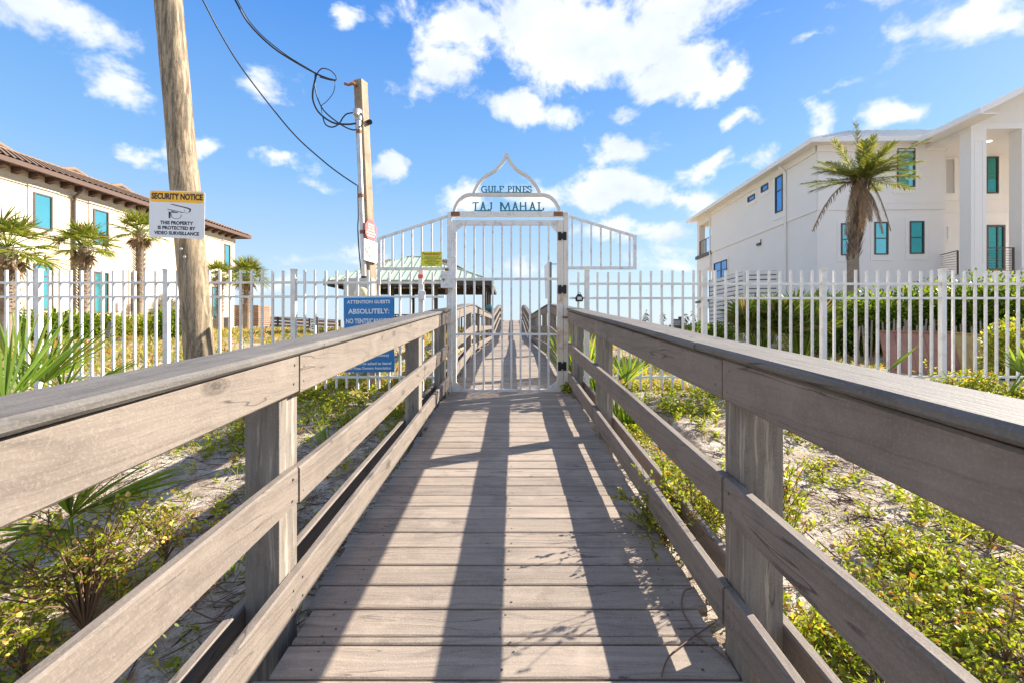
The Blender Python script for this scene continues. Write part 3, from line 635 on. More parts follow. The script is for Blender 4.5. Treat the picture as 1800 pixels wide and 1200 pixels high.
c_ = P(637, 516, D-.2); mb = MB(); mb.tube([c_, c_+Vector((0, -.03, 0)), c_+Vector((0, -.09, 0)), c_+Vector((0, -.10, 0))], [.088, .085, .078, .05], 24); mb.build('meter_dial', plain('meter_glass', (.55, .50, .33), .15, 0, .3, 30), mt)
mb = MB(); c_ = P(613, 148, D-.05); mb.tube([P(628, 152, D-.02), P(620, 146, D-.1), P(612, 150, D-.12), P(606, 147, D-.12)], [.02, .028, .016, .022], 10)
mb.box(P(626, 0, D).x, P(633, 0, D).x, D-.014, D, P(0, 156, D).z, P(0, 148, D).z); mb.build('rusty_insulator', RUST, sp_)
mb = MB(); mb.tube([P(637, 215, D+.05), P(653, 214, D+.05)], .014, 8); mb.tube([P(650, 215, D), P(650, 215, D+.09)], .035, 14); mb.build('side_insulator', BLACK, sp_)
mb = MB(); mb.tube(spl([tuple(P(x, y, D-.1)) for x, y in ((629, 326), (630, 380), (629, 400), (631, 440), (634, 470), (637, 492))]), .009, 6); mb.build('loose_wire', CABLE, sp_)
def facing(xl, xr, yc, hpx, Dl, Dr, tiltl, name, label, m, oct_=False):
    a = P(xl, yc-tiltl/2, Dl); b3 = P(xr, yc+tiltl/2, Dr); b3.z = a.z = EYE-(yc-575)*(Dl+Dr)/2/800
    o_ = (a+b3)/2; ax_ = (b3-a).normalized(); n_ = ax_.cross(Vector((0, 0, 1))).normalized(); w_ = (b3-a).length; h_ = hpx*(Dl+Dr)/2/800
    s_ = thing(name, o_, label, 'sign')
    pl_ = [(w_/2*math.cos(R(22.5+45*i))/math.cos(R(22.5)), h_/2*math.sin(R(22.5+45*i))/math.cos(R(22.5))) for i in range(8)] if oct_ else rrect(w_, h_, .02)
    MB().prism(pl_, o_, ax_, Vector((0, 0, 1)), n_, .004).build('sign_board', m, s_)
    return s_, o_, ax_, n_, w_, h_
s_, o, ax, n, w, h = facing(642, 661.5, 406, 38, 6.08, 6.34, 4, 'octagonal_sign', 'faded red octagonal sign with white writing on the square service pole', SRD, True)
ay = Vector((0, 0, 1)); mb = MB()
for s, fy, fw in (('SMILE', .27, .52), ('YOU ARE', .40, .56), ('ON VIDEO', .53, .66), ('24 HOUR AUDIO', .66, .84), ('RECORDING', .79, .66)): ln(s, fy, fw, .075)
flush('text_line', SWH, s_)
s_, o, ax, n, w, h = facing(639.5, 663, 442, 37, 6.02, 6.36, 6, 'no_trespass_sign', 'white rectangular sign with a faded red NO below the octagonal sign', SWH)
mb = MB(); ln('NO', .80, .44, .50, .27); flush('heading', SPK, s_)
mb = MB()
for i in range(4): ln(('PARKING', 'FISHING', 'DRONES', 'GLASS')[i], .3+.17*i, .40, .07, .70)
flush('text_line', plain('faded_print', (.45, .42, .38), .5), s_)
# strobe and latch box on the fence post, key lock box on the right
mb = MB(); a = P(736.5, 490, 5.7); mb.box(P(737, 0, 5.7).x, P(742.5, 0, 5.7).x, 5.69, 5.74, P(0, 501, 5.7).z, P(0, 489, 5.7).z)
st1 = thing('alarm_strobe', a, 'small red and white strobe box on the fence post left of the gate', 'alarm')
mb.build('strobe_body', WHITE, st1, bevel=.004); MB().box(P(735.3, 0, 5.7).x, P(743.8, 0, 5.7).x, 5.68, 5.745, P(0, 489.5, 5.7).z, P(0, 483, 5.7).z).build('red_cap', SRD, st1, bevel=.004)
o_ = P(742, 519, 5.7); lb = MB().box(P(735.5, 0, 5.7).x, P(747.5, 0, 5.7).x, 5.67, 5.74, P(0, 528, 5.7).z, P(0, 511, 5.7).z).build('latch_box', WHITE, None, o_, bevel=.012); tag(lb, 'rounded white metal latch box halfway up the fence post left of the gate', 'box')
kb = thing('key_lock_box', P(1018, 524, 5.7), 'black combination key lock box clamped on a picket right of the gate', 'lock box')
mb = MB(); c_ = P(1018, 524, 5.7); mb.prism([(-.042, -.045), (.042, -.045), (.048, .0), (.022, .045), (-.022, .045), (-.048, .0)], c_+Vector((0, .02, 0)), (1, 0, 0), (0, 0, 1), (0, -1, 0), .05); mb.build('box_body', BLACK, kb, bevel=.006)
MB().box(c_.x-.026, c_.x+.026, c_.y-.035, c_.y-.0305, c_.z-.026, c_.z+.012).build('dial_plate', GALV, kb)
MB().tube([c_+Vector((-.018, 0, .045)), c_+Vector((-.016, 0, .066)), c_+Vector((.016, 0, .066)), c_+Vector((.018, 0, .045))], .005, 8).build('shackle', GALV, kb)
# overhead cables
def cable(pts, r, label, name='overhead_cable'):
    o_ = Vector(pts[0]); mb = MB(); mb.tube(spl([tuple(p) for p in pts], 8), r, 6); c_ = mb.build(name, CABLE, None, o_); tag(c_, label, 'cable'); return c_
T1 = P(253, -340, 5.0); T2 = P(259, -200, 5.0)
cable([T1, P(340, -140, 5.3), P(413, 0, 5.6), P(440, 45, 5.75), P(480, 84, 5.9), P(520, 110, 6.05), P(556, 130, 6.15), P(575, 138, 6.2), P(590, 142, 6.2)], .0125, 'thick black overhead cable reaching the tangle beside the service pole')
cable([T1+Vector((.02, 0, .03)), P(345, -150, 5.3), P(416, -2, 5.6), P(450, 52, 5.75), P(500, 95, 5.95), P(545, 123, 6.15), P(556, 131, 6.15)], .007, 'thin black cable twisted along the thick overhead cable')
cable([T2, P(300, -100, 5.2), P(356, 0, 5.4), P(385, 55, 5.55), P(420, 113, 5.7), P(470, 180, 5.85), P(520, 240, 6.0), P(570, 285, 6.1), P(600, 308, 6.18), P(627, 326, 6.22)], .0095, 'lower thin black wire ending halfway up the service pole')
cable([P(556, 132, 6.15), P(550, 160, 6.15), P(551, 180, 6.15), P(562, 200, 6.17), P(585, 216, 6.2), P(610, 219, 6.2), P(628, 217, 6.17)], .012, 'outer black drip loop hanging into the weatherhead', 'cable_loop')
cable([P(554, 131, 6.16), P(554, 155, 6.16), P(560, 178, 6.16), P(572, 198, 6.16), P(600, 220, 6.16), P(622, 229, 6.16), P(634, 222, 6.14), P(638, 208, 6.13), P(632, 199, 6.12), P(612, 200, 6.12), P(603, 207, 6.12), P(596, 218, 6.12), P(584, 224, 6.12), P(572, 219, 6.12), P(567, 204, 6.12)], .009, 'inner looping black cable curling round the weatherhead', 'cable_loop')
cable([P(557, 130, 6.1), P(566, 121, 6.1), P(580, 124, 6.1), P(590, 134, 6.1), P(590, 141, 6.1), P(580, 141, 6.1), P(562, 136, 6.1)], .007, 'small black wire loop at the top of the cable tangle', 'cable_loop')
cable([P(588, 143, 6.12), P(589, 150, 6.12), P(585, 165, 6.12), P(574, 179, 6.12), P(565, 187, 6.12), P(566, 200, 6.12)], .0045, 'thinnest stray wire hanging across the cable tangle', 'cable_loop')
# ------------------------------------------------------------ beach pavilion
pv = thing('beach_pavilion', (-4.6, 20, .8), 'open dark timber beach pavilion with pale green hipped metal roof', 'pavilion')
GREEN = plain('pale_green_metal', (.52, .60, .46), .45, .1, .04, 2); GREENR = plain('green_roof_seam', (.36, .44, .32), .45, .2, .04, 2)
X0, X1, Y0, Y1 = -8.3, -.88, 20.0, 25.9; ez = EYE+81/800*20; rz = 4.78; rx0, rx1, ry = -5.3, -4.45, 22.95
A = [(X0, Y0, ez), (X1, Y0, ez), (X1, Y1, ez), (X0, Y1, ez)]; Rg = [(rx0, ry, rz), (rx1, ry, rz)]
mb = MB(); mb.add(A+Rg, [(0, 1, 5, 4), (1, 2, 5), (2, 3, 4, 5), (3, 0, 4)]); rf = mb.build('roof', GREEN, pv)
so_ = rf.modifiers.new('s', 'SOLIDIFY'); so_.thickness = .05; so_.offset = 1
mb = MB()
def seamline(a, b, c, d, n):                      # seams run from eave a-b up to the line c-d
    a, b, c, d = map(Vector, (a, b, c, d)); nn = (b-a).cross(d-a).normalized(); L = (b-a).length; u = (b-a)/L
    up = nn.cross(u).normalized()
    if up.z < 0: up = -up
    if nn.z < 0: nn = -nn
    cu, du = (c-a).dot(u), (d-a).dot(u); H = (c-a).dot(up)
    for i in range(1, n):
        s = L*i/n; h = H if cu <= s <= du else (H*s/cu if s < cu else H*(L-s)/(L-du))
        p = a+u*s; mb.beam(p+nn*.055, p+up*h+nn*.055, .025, .035, up=nn)
seamline(A[0], A[1], Rg[0], Rg[1], 26); seamline(A[1], A[2], Rg[1], Rg[1], 20); seamline(A[3], A[0], Rg[0], Rg[0], 20)
for a, b in ((A[0], Rg[0]), (A[1], Rg[1]), (Rg[0], Rg[1]), (A[2], Rg[1]), (A[3], Rg[0])): mb.beam(Vector(a)+Vector((0, 0, .06)), Vector(b)+Vector((0, 0, .06)), .09, .03)
mb.build('roof_seam', GREENR, rf)
mb = MB(); mb.box(X0, X1, Y0+.01, Y0+.05, ez-.20, ez-.012); mb.box(X1-.05, X1-.01, Y0+.05, Y1, ez-.20, ez-.012); mb.box(X0, X1, Y1-.05, Y1-.01, ez-.20, ez-.012); mb.box(X0+.01, X0+.05, Y0+.05, Y1-.05, ez-.2, ez-.012); mb.build('fascia', DARKW, pv)
mb = MB(); i0, i1, j0, j1 = X0+.75, X1-.30, Y0+.75, Y1-.6; bz = EYE+58/800*25.3
for x0, x1, y0, y1 in ((i0, i1, j0, j0+.14), (i0, i1, j1-.14, j1), (i0, i0+.14, j0+.14, j1-.14), (i1-.14, i1, j0+.14, j1-.14)): mb.box(x0, x1, y0, y1, bz-.02, bz+.28)
mb.build('beam', DARKW, pv)
mb = MB()
for i in range(24): x = X0+.2+(X1-X0-.4)*i/23; mb.beam((x, Y0+.1, ez-.08), (x*.4+(rx0+rx1)*.3, ry, rz-.12), .045, .12); mb.beam((x, Y1-.1, ez-.08), (x*.4+(rx0+rx1)*.3, ry, rz-.12), .045, .12)
mb.build('rafter', wood('tan_rafters', 1, (.24, .16, .10), (.14, .09, .06), knots=False), pv)
for x in (i0, i0+1.95, i0+3.95, i1-.18):
    for y in (j0-.01, j1-.17):
        MB().box(x, x+.19, y, y+.19, ground(x, y)-.3, bz-.021).build('post', DARKW, pv)
for y in (j0+2.2,): MB().box(i1-.17, i1+.01, y, y+.18, ground(i1, y)-.3, bz-.021).build('post', DARKW, pv)
fl = deck(20); MB().box(i0-.1, i1+.02, j0-.1, j1+.1, fl-.12, fl).build('floor', DARKW, pv)
def guard(xa, ya, xb, yb, n):
    mb = MB(); L = Vector((xb-xa, yb-ya, 0))
    mb.beam((xa, ya, fl+1.0), (xb, yb, fl+1.0), .12, .05); mb.beam((xa, ya, fl+.14), (xb, yb, fl+.14), .04, .08)
    for i in range(n+1): p = Vector((xa, ya, fl))+L*i/n; mb.box(p.x-.02, p.x+.02, p.y-.02, p.y+.02, fl+.1, fl+.98)
    mb.build('guard_rail', DARKW, pv)
guard(i0+.1, j0+.25, i1-.2, j0+.25, 44); guard(i0+.1, j1-.25, i1-.2, j1-.25, 44); guard(i0+.25, j0+.3, i0+.25, j1-.3, 34)
bn = thing('trash_can', P(861, 560, 19.2), 'teal-lidded trash can at the pavilion corner seen through the gate', 'trash can')
c_ = Vector((P(861, 0, 19.2).x, 19.2, ground(-1, 19.2))); zt = P(0, 543, 19.2).z
mb = MB(); mb.tube([c_, Vector((c_.x, c_.y, zt))], [.16, .18], 14); mb.build('can_body', DARKW, bn)
mb = MB(); mb.tube([(c_.x, c_.y, zt), (c_.x, c_.y, zt+.12), (c_.x, c_.y, zt+.16)], [.2, .19, .08], 14); mb.build('lid', TEAL, bn)
# far fence walk on the left, small signs, board sign beyond the gate
fw_ = thing('far_boardwalk_railing', P(452, 575, 33), 'far brown slatted walkway railing running across the dune left of the pavilion', 'railing')
for i, (xa, xb, ya, yb) in enumerate([(452, 469, 558, 558), (469, 489, 558, 558.5), (489, 513, 558.5, 560), (513, 545, 560, 561.5), (545, 572, 561.5, 563), (572, 598, 563, 564)]):
    D_ = 33; a, b = P(xa, ya, D_), P(xb, yb, D_); mb = MB()
    for k_ in range(3): mb.beam(a-Vector((0, 0, .1+.24*k_)), b-Vector((0, 0, .1+.24*k_)), .04, .19)
    mb.build('slat_panel', FARW, fw_); MB().box(b.x-.06, b.x+.06, D_-.1, D_-.021, b.z-1.2, b.z+.06).build('post', DARKW, fw_); 
mb = MB(); mb.beam(P(452, 557, 32.97), P(513, 558.5, 32.97), .16, .05); mb.beam(P(513, 558.5, 32.97), P(598, 563, 32.97), .16, .05); mb.build('cap_rail', DARKW, fw_)
en = thing('slatted_enclosure', P(433, 572, 31), 'brown horizontal slatted box enclosure beside the far palm', 'enclosure')
a, b = P(411, 536, 31), P(454, 574, 31); mb = MB()
for k_ in range(11): z_ = b.z+(a.z-b.z)*k_/11; mb.box(a.x, b.x, 31, 31.05, z_, z_+(a.z-b.z)/11-.025)
for k_ in range(11): z_ = b.z+(a.z-b.z)*k_/11; mb.box(b.x-.05, b.x, 31.06, 32.6, z_, z_+(a.z-b.z)/11-.025)
mb.build('slat_panel', FARW, en); MB().box(a.x+.05, b.x-.08, 31.08, 32.5, b.z, a.z-.1).build('core', DARKW, en)
def smallsign(cx, y0, y1, wpx, D_, label, m, lines, lm, foot):
    o_ = P(cx, y1, D_); s_ = thing('information_sign', Vector((o_.x, D_, ground(o_.x, D_))), label, 'sign'); w_ = wpx*D_/800; h_ = (y1-y0)*D_/800
    MB().box(o_.x-w_/2, o_.x+w_/2, D_, D_+.03, o_.z, o_.z+h_).build('sign_board', m, s_)
    MB().box(o_.x+w_/2-.03, o_.x+w_/2+.05, D_+.031, D_+.09, ground(o_.x, D_)-.1, o_.z+h_+.05).build('post', DARKW, s_)
    for i, (f_, wf) in enumerate(lines): z_ = o_.z+h_*(1-f_); MB().box(o_.x-w_*wf/2, o_.x+w_*wf/2, D_-.004, D_-.001, z_, z_+h_*.07).build('text_line', lm, s_)
smallsign(550.5, 560, 583, 10, 16, 'small white information sign with a dark header in the dune grass', SWH, [(.15, .9), (.3, .8), (.55, .6), (.68, .7), (.82, .4)], DARKW, 0)
smallsign(1190, 561, 573.5, 15, 9.5, 'small dark grey sign with pale writing just above the right timber railing', plain('dark_grey_sign', (.13, .13, .13), .5), [(.35, .8), (.6, .7), (.8, .6)], SWH, 0)
bs = thing('beach_sign', (P(966, 0, 11).x, 11, .6), 'tall white board sign on a square post beyond the gate, edge on', 'sign')
a = P(963, 461, 11); b = P(969.8, 560, 11); MB().box(a.x, b.x, 11, 11.10, .3, a.z).build('post', POSTW, bs)
mb = MB(); q = [P(956.5, 468, 11.6), P(962.8, 462, 10.98), P(962.8, 526, 10.98), P(958.5, 525, 11.6)]; q[1].x -= .01
mb.add(q+[p+Vector((.012, .0, 0)) for p in q], [(0, 1, 2, 3), (7, 6, 5, 4), (0, 4, 5, 1), (1, 5, 6, 2), (2, 6, 7, 3), (3, 7, 4, 0)]); mb.build('sign_board', SWH, bs)
mb = MB(); mb.beam(P(969.8, 464.5, 11.05), P(979, 464.5, 11.05), .02, .03); mb.build('bracket', GALV, bs)

# ------------------------------------------------------------ houses
class Fr:
    """frame of a wall: o at its foot, u along it, n out of it"""
    def __init__(s, o, u, n): s.o = Vector(o); s.u = Vector(u).normalized(); s.n = Vector(n).normalized()
    def p(s, u, n, z): q = s.o+s.u*u+s.n*n; return Vector((q.x, q.y, z))
    def box(s, mb, u0, u1, n0, n1, z0, z1): return mb.hexa([s.p(u0, n0, z0), s.p(u1, n0, z0), s.p(u1, n1, z0), s.p(u0, n1, z0), s.p(u0, n0, z1), s.p(u1, n0, z1), s.p(u1, n1, z1), s.p(u0, n1, z1)])
def window(fr, par, u0, u1, z0, z1, gm, surround=None, tr=.12, mull=(), sill=True, fm=None, cas=0, fw=.06):
    f = MB()
    for a in ((u0, u1, z0, z0+fw), (u0, u1, z1-fw, z1)): fr.box(f, a[0], a[1], .0, .075, a[2], a[3])
    fr.box(f, u0, u0+fw, 0, .075, z0+fw, z1-fw); fr.box(f, u1-fw, u1, 0, .075, z0+fw, z1-fw)
    for kind, v in mull:
        if kind == 'h': fr.box(f, u0+fw, u1-fw, .0, .062, v-.02, v+.02)
        else: fr.box(f, v-.025, v+.025, 0, .064, z0+fw, z1-fw)
    o = f.build('window', fm or BRONZE, par)
    g_ = MB(); fr.box(g_, u0+fw*.6, u1-fw*.6, .0, .028, z0+fw*.6, z1-fw*.6); g_.build('pane', gm, o)
    if surround:
        s = MB(); e = .004
        fr.box(s, u0-tr, u0-e, 0, .035, z0-tr*.9, z1+tr); fr.box(s, u1+e, u1+tr, 0, .035, z0-tr*.9, z1+tr); fr.box(s, u0-e, u1+e, 0, .034, z1+e, z1+tr)
        if sill: fr.box(s, u0-tr-.08, u1+tr+.08, 0, .11, z0-tr*.9-.09, z0-tr*.9-.002); fr.box(s, u0-tr-.04, u1+tr+.04, 0, .07, z0-tr*.9-.15, z0-tr*.9-.092); fr.box(s, u0-e, u1+e, 0, .034, z0-tr*.9, z0-e); fr.box(s, u0-tr-.06, u1+tr+.06, 0, .10, z1+tr+.002, z1+tr+.07)
        else: fr.box(s, u0-tr, u1+tr, 0, .033, z0-tr*1.7, z0-tr*.9-.001); fr.box(s, u0-e, u1+e, 0, .034, z0-tr*.9, z0-e)
        s.build('surround', surround, o)
    return o
# --- cream house with tiled roof, left
ux = Vector((.0325, 1, 0)).normalized(); nxn = Vector((1, -.0325, 0)).normalized()
LH = thing('cream_house', (-20.5, 16, .9), 'two storey cream stucco house with brown barrel tile roof', 'house')
LF = Fr((-21, 0, 0), ux, nxn)
def lu(x): return 21*800/(926-x)                                    # distance along the wall seen at column x
def lz(x, y): return EYE+(575-y)*lu(x)/800
uN, uF = 11.0, lu(413); ze = lz(58, 302)-.05
mb = MB(); LF.box(mb, uN, uF, -9, 0, .2, ze+.15); mb.build('wall', STUCL, LH)
mb = MB(); LF.box(mb, uN, uF+.03, .0, .06, ze-.62, ze-.50); LF.box(mb, uN, uF+.03, .0, .03, ze-.50, ze+.1); mb.build('cornice', TRIML, LH)
for x, yt, yb in ((58, 337.5, 400), (163, 366.7, 429), (393.7, 429, 467.3)):
    wx = {58: 91, 163: 189.6, 393.7: 404}[x]; window(LF, LH, lu(x), lu(wx), lz(x, yb), lz(x, yt), GLT, TRIML, .2)
for x, wx, yt, ym, yb in ((163, 189.6, 477, 494, 550), (371.5, 385.5, 504, 518, 558)):
    window(LF, LH, lu(x), lu(wx), lz(x, yb), lz(x, yt), GLT, TRIML, .14, mull=(('h', lz(x, ym)),), sill=False)
window(LF, LH, lu(58), lu(92), lz(58, 545), lz(58, 463), GLT, TRIML, .14, mull=(('h', lz(58, 484)),), sill=False)
window(LF, LH, lu(6), lu(26), lz(6, 515), lz(6, 479), GLT, TRIML, .14, sill=True)
window(LF, LH, lu(230), lu(248), lz(240, 560), lz(240, 480), GLT, TRIML, .14, mull=(('h', lz(240, 500)),), sill=False)
mb = MB(); LF.box(mb, lu(203), lu(210), 0, .15, lz(206, 547), lz(206, 533)); mb.build('utility_box', TRIML, LH)
mb = MB(); mb.tube([LF.p(lu(128), .55, ze-.02), LF.p(lu(128), .5, ze-.25), LF.p(lu(128), .12, ze-.55), LF.p(lu(128), .09, ze-.8), LF.p(lu(128), .09, .9)], .06, 10); mb.build('downspout', BRONZE, LH)
BR2 = plain('dark_brown_bracket', (.10, .055, .04), .7, 0, .2, 9)
u = uN+.3; bk = MB().hexa([LF.p(0, .03, ze-.30), LF.p(.2, .03, ze-.30), LF.p(.2, .52, ze-.2), LF.p(0, .52, ze-.2), LF.p(0, .03, ze-.06), LF.p(.2, .03, ze-.06), LF.p(.2, .52, ze-.06), LF.p(0, .52, ze-.06)])
b0_ = bk.build('bracket', BR2, LH); base_me = b0_.data; off_ = Vector(b0_.location); b0_.location = off_+ux*u; u += .655
while u < uF: c_ = b0_.copy(); C.objects.link(c_); c_.parent = LH; c_.location = off_+ux*u; u += .655
mb = MB(); LF.box(mb, uN-.6, uF+.68, -.2, .62, ze-.055, ze); LF.box(mb, uN-.6, uF+.76, .62, .76, ze-.10, ze+.09); LF.box(mb, uF+.62, uF+.76, -9.6, .615, ze-.10, ze+.09); LF.box(mb, uF-.2, uF+.615, -9.6, -.205, ze-.055, ze); mb.build('gutter', BR2, LH)
m, t, b_ = mat('brown_barrel_tile'); g = nd(t, 'ShaderNodeNewGeometry')
c = mixc(t, noi(t, g.outputs['Position'], 2.2, 6, .7), (.15, .10, .07), (.29, .205, .145)); c = mixc(t, M_(t, 'MULTIPLY', g.outputs['Random Per Island'], .4), c, (.20, .125, .085))
t.links.new(c, b_.inputs['Base Color']); b_.inputs['Roughness'].default_value = .85; TILE = m
def tiles(a, b, c, d, pitch=.27, rows=.38):
    """barrel tiles on the roof plane with eave a-b and top c-d (c above a)"""
    a, b, c, d = map(Vector, (a, b, c, d)); u = (b-a).normalized(); L = (b-a).length; nn = u.cross(c-a).normalized()
    if nn.z < 0: nn = -nn
    up = nn.cross(u).normalized()
    if up.z < 0: up = -up
    H = max((c-a).dot(up), .01); cu = (c-a).dot(u); du = (d-a).dot(u); V = []; Fq = []; nr = int(H/rows)+1; k = 5
    for i in range(int(L/pitch)+1):
        s0 = i*pitch; sc = s0+pitch/2
        h = H if cu <= sc <= du else (H*sc/cu if sc < cu else H*(L-sc)/max(L-du, .01))
        if h < .1: continue
        n_ = int(h/rows)+1
        for j in range(n_):
            y0 = j*rows; y1 = min(h, (j+1)*rows+.03)
            if y1 <= y0: continue
            bse = len(V)
            for q in range(k+1):
                th = math.pi*q/k; xx = s0+pitch/2-math.cos(th)*pitch*.5; zz = math.sin(th)*.075
                V.append(a+u*xx+up*y0+nn*(zz+.045)); V.append(a+u*xx+up*y1+nn*(zz+.012))
            for q in range(k): Fq.append((bse+2*q, bse+2*q+2, bse+2*q+3, bse+2*q+1))
    return np.array([tuple(v) for v in V]), np.array(Fq)
e = .7; zr = 9.8; zr_e = ze+.06
rp = lambda u, n, z: LF.p(u, n, z)
E1, E2, E3, E4 = rp(uN-.5, e, zr_e), rp(uF+e, e, zr_e), rp(uF+e, -9-e, zr_e), rp(uN-.5, -9-e, zr_e); Ra, Rb = rp(uN-.5, -4.2, zr), rp(27.4, -4.2, zr)
V, Fq = joinvf([tiles(E1, E2, Ra, Rb), tiles(E2, E3, Rb, Rb)]); rf = np_mesh('roof', V, Fq, TILE, LH, smooth=True)
mb = MB(); mb.add([E1, E2, E3, E4, Ra, Rb], [(0, 1, 5, 4), (1, 2, 5), (2, 3, 4, 5), (3, 0, 4)]); mb.build('roof_deck', TILE, rf)
mb = MB(); 
for p, q in ((Ra, Rb), (Rb, E2), (Rb, E3)): mb.tube([p+Vector((0, 0, .03)), q+Vector((0, 0, .05))], .12, 8)
for uu in (20.5, 24.3, 27.2): mb.tube([rp(uu, -4.2, zr), rp(uu+.9, -4.2, zr+.28), rp(uu+1.9, -4.2, zr+.02)], [.1, .14, .1], 6)
mb.build('ridge_tile', TILE, rf)

# --- white house, right
RH = thing('white_house', (14.1, 21, .9), 'large white stucco house with columned porch and teal windows', 'house')
RS = Fr((13.41, 0, 0), ux, -nxn)                                      # side wall, faces the walkway
def ru(x): return 13.41*800/(x-926)
def rzz(x, y): return EYE+(575-y)*ru(x)/800
RC = Vector((13.41, 0, 0))+ux*21.01; RF = Fr((RC.x, RC.y, 0), (1, -.0325, 0), -ux)   # front wall, faces the camera
def fu(x, back=0):
    k_ = (x-900)/800; Dc = RC.y+back; return (k_*Dc-RC.x-.0325*back)/(1+.0325*k_)
def fz(y, back=0): return EYE+(575-y)*(21+back-.1)/800
zE = 9.69; uE = ru(1251); WX = fu(1660)
mb = MB(); RS.box(mb, 21.01, 22.16, -WX, 0, .2, zE); RS.box(mb, 22.162, uE, -14, -.002, .2, zE); mb.build('wall', STUCR, RH)
zb = fz(369)
mb = MB(); RF.box(mb, .0, WX, .005, .03, zb, zE-.3); RS.box(mb, 21.01, uE, .004, .03, zb, zE-.3); mb.build('upper_wall_face', STUCR, RH)
mb = MB(); RF.box(mb, -.03, WX+.02, .031, .05, zb-.01, zb+.03); RS.box(mb, 20.98, uE, .031, .05, zb-.01, zb+.03); RF.box(mb, -.03, WX+.02, .031, .045, zb+.28, zb+.30); mb.build('band_course', TRIMR, RH)
for x0, x1, y0, y1 in ((1477.5, 1493, 393, 449), (1536, 1560, 391, 448), (1598, 1623, 390, 447)):
    window(RF, RH, fu(x0), fu(x1), fz(y1), fz(y0), GLD if x0 > 1590 else GLT, TRIMR, .16, mull=(('h', fz((y0+y1)/2)),), sill=False, fw=.05)
RFu = Fr(RF.p(0, .03, 0), RF.u, RF.n); RSu = Fr(RS.p(0, .03, 0), RS.u, RS.n)
window(RFu, RH, fu(1574.5), fu(1606), fz(330.5), fz(263), GLT, TRIMR, .16, mull=(('h', fz(309)),), sill=False, fw=.05)
for xa, xb, yt, yb in ((1378, 1365, 306, 370.5), (1352.5, 1340, 321.5, 333), (1329, 1316.5, 340.5, 350)):
    window(RSu, RH, ru(xa), ru(xb), rzz(xa, yb), rzz(xa, yt), GLB, TRIMR, .2 if xa > 1370 else .14, sill=False, mull=(('h', rzz(xa, 332)),) if xa > 1370 else ())
window(RS, RH, ru(1279), ru(1256), rzz(1279, 487), rzz(1279, 456), GLB, TRIMR, .14, sill=False, mull=(('v', ru(1268)), ('h', rzz(1279, 472))))
mb = MB(); s1 = ru(1383); mb.tube([RS.p(s1, .45, zE-.1), RS.p(s1, .2, zE-.3), RS.p(s1, .09, zE-.5), RS.p(s1, .09, .9)], .06, 10); mb.build('downspout', TRIMR, RH)
mb = MB(); s1 = ru(1251)+.1; mb.tube([RS.p(s1, .45, zE-.1), RS.p(s1, .2, zE-.4), RS.p(s1, .09, zE-.6), RS.p(s1, .09, .9)], .06, 10); mb.build('downspout', TRIMR, RH)
mb = MB(); s1 = ru(1338); RS.box(mb, s1, s1+.35, .0, .12, rzz(1338, 431), rzz(1338, 427)); RS.box(mb, s1, s1+.06, .0, .03, rzz(1338, 427), rzz(1338, 421)); mb.build('wall_light', BRONZE, RH)
# balconies at the far end of the side wall
uB = ru(1225)
for z0_, z1_, m_ in ((rzz(1251, 469), rzz(1251, 447), STUCR), (rzz(1251, 447)+.002, rzz(1251, 441), BRONZE), (rzz(1251, 530)-.4, rzz(1251, 530), STUCR), (rzz(1251, 530)+.002, rzz(1251, 526), BRONZE), (zE-.55, zE, STUCR)):
    mb = MB(); RS.box(mb, uE+.003, uB+(.12 if m_ is BRONZE else 0), -6, .0+(.1 if m_ is BRONZE else 0), z0_, z1_); mb.build('balcony_floor' if z1_ < zE else 'balcony_soffit', m_, RH)
for uu, nn_ in ((uB-.45, -.45), (uB-.45, -5.9)):
    mb = MB(); RS.box(mb, uu, uu+.44, nn_, nn_+.44, .2, zE-.56); mb.build('balcony_column', STUCR, RH)
for zf in (rzz(1251, 441),):
    mb = MB()
    for k_ in range(9): RS.box(mb, uE, uB-.46, -.06, -.045, zf+.12+k_*.11, zf+.135+k_*.11)
    RS.box(mb, uE, uB-.46, -.08, -.02, zf+1.06, zf+1.10)
    for f_ in (0, .5, 1): RS.box(mb, uE+(uB-.5-uE)*f_, uE+(uB-.5-uE)*f_+.04, -.085, -.015, zf, zf+1.058)
    mb.build('balcony_railing', BRONZE, RH)
mb = MB(); RS.box(mb, uE+.3, uE+1.6, -1.6, -.7, rzz(1251, 441)+.1, rzz(1251, 441)+.75); mb.build('balcony_sofa', DARKW, RH)
# recessed front with porch
BK = 1.15; RB = Fr(RF.p(0, -BK, 0), RF.u, RF.n)
bx = lambda x: fu(x, BK)
window(RB, RH, bx(1732), bx(1753.5), fz(343, BK), fz(279, BK), GLD, TRIMR, .16, sill=False, fw=.06)
window(RB, RH, bx(1732), bx(1765), fz(477, BK), fz(398, BK), GLD, TRIMR, .10, mull=(('v', bx(1752)),), sill=False, fw=.09)
window(RB, RH, bx(1659), bx(1677.5), fz(344, BK), fz(281, BK), plain('pale_shutter', (.55, .52, .49), .7), TRIMR, .16, sill=False, fm=TRIMR, fw=.05)
window(RB, RH, bx(1657), bx(1666), fz(423, BK), fz(399, BK), TRIMR, TRIMR, .04, sill=False, fm=TRIMR, fw=.04)
mb = MB(); RB.box(mb, WX-.5, WX+12, 0, .03, fz(377, BK), fz(375.5, BK)); mb.build('band_course', TRIMR, RH)
PD = -2.2                                                            # porch comes this far out of the front wall
zc = EYE+345*18.8/800; zg = 9.62; RP = Fr(RF.p(0, -PD, 0), RF.u, RF.n); PX = lambda x: fu(x, PD+.03)
pc = PX(1706); pw = PX(1733)-pc; sp2 = PX(1795)-pc
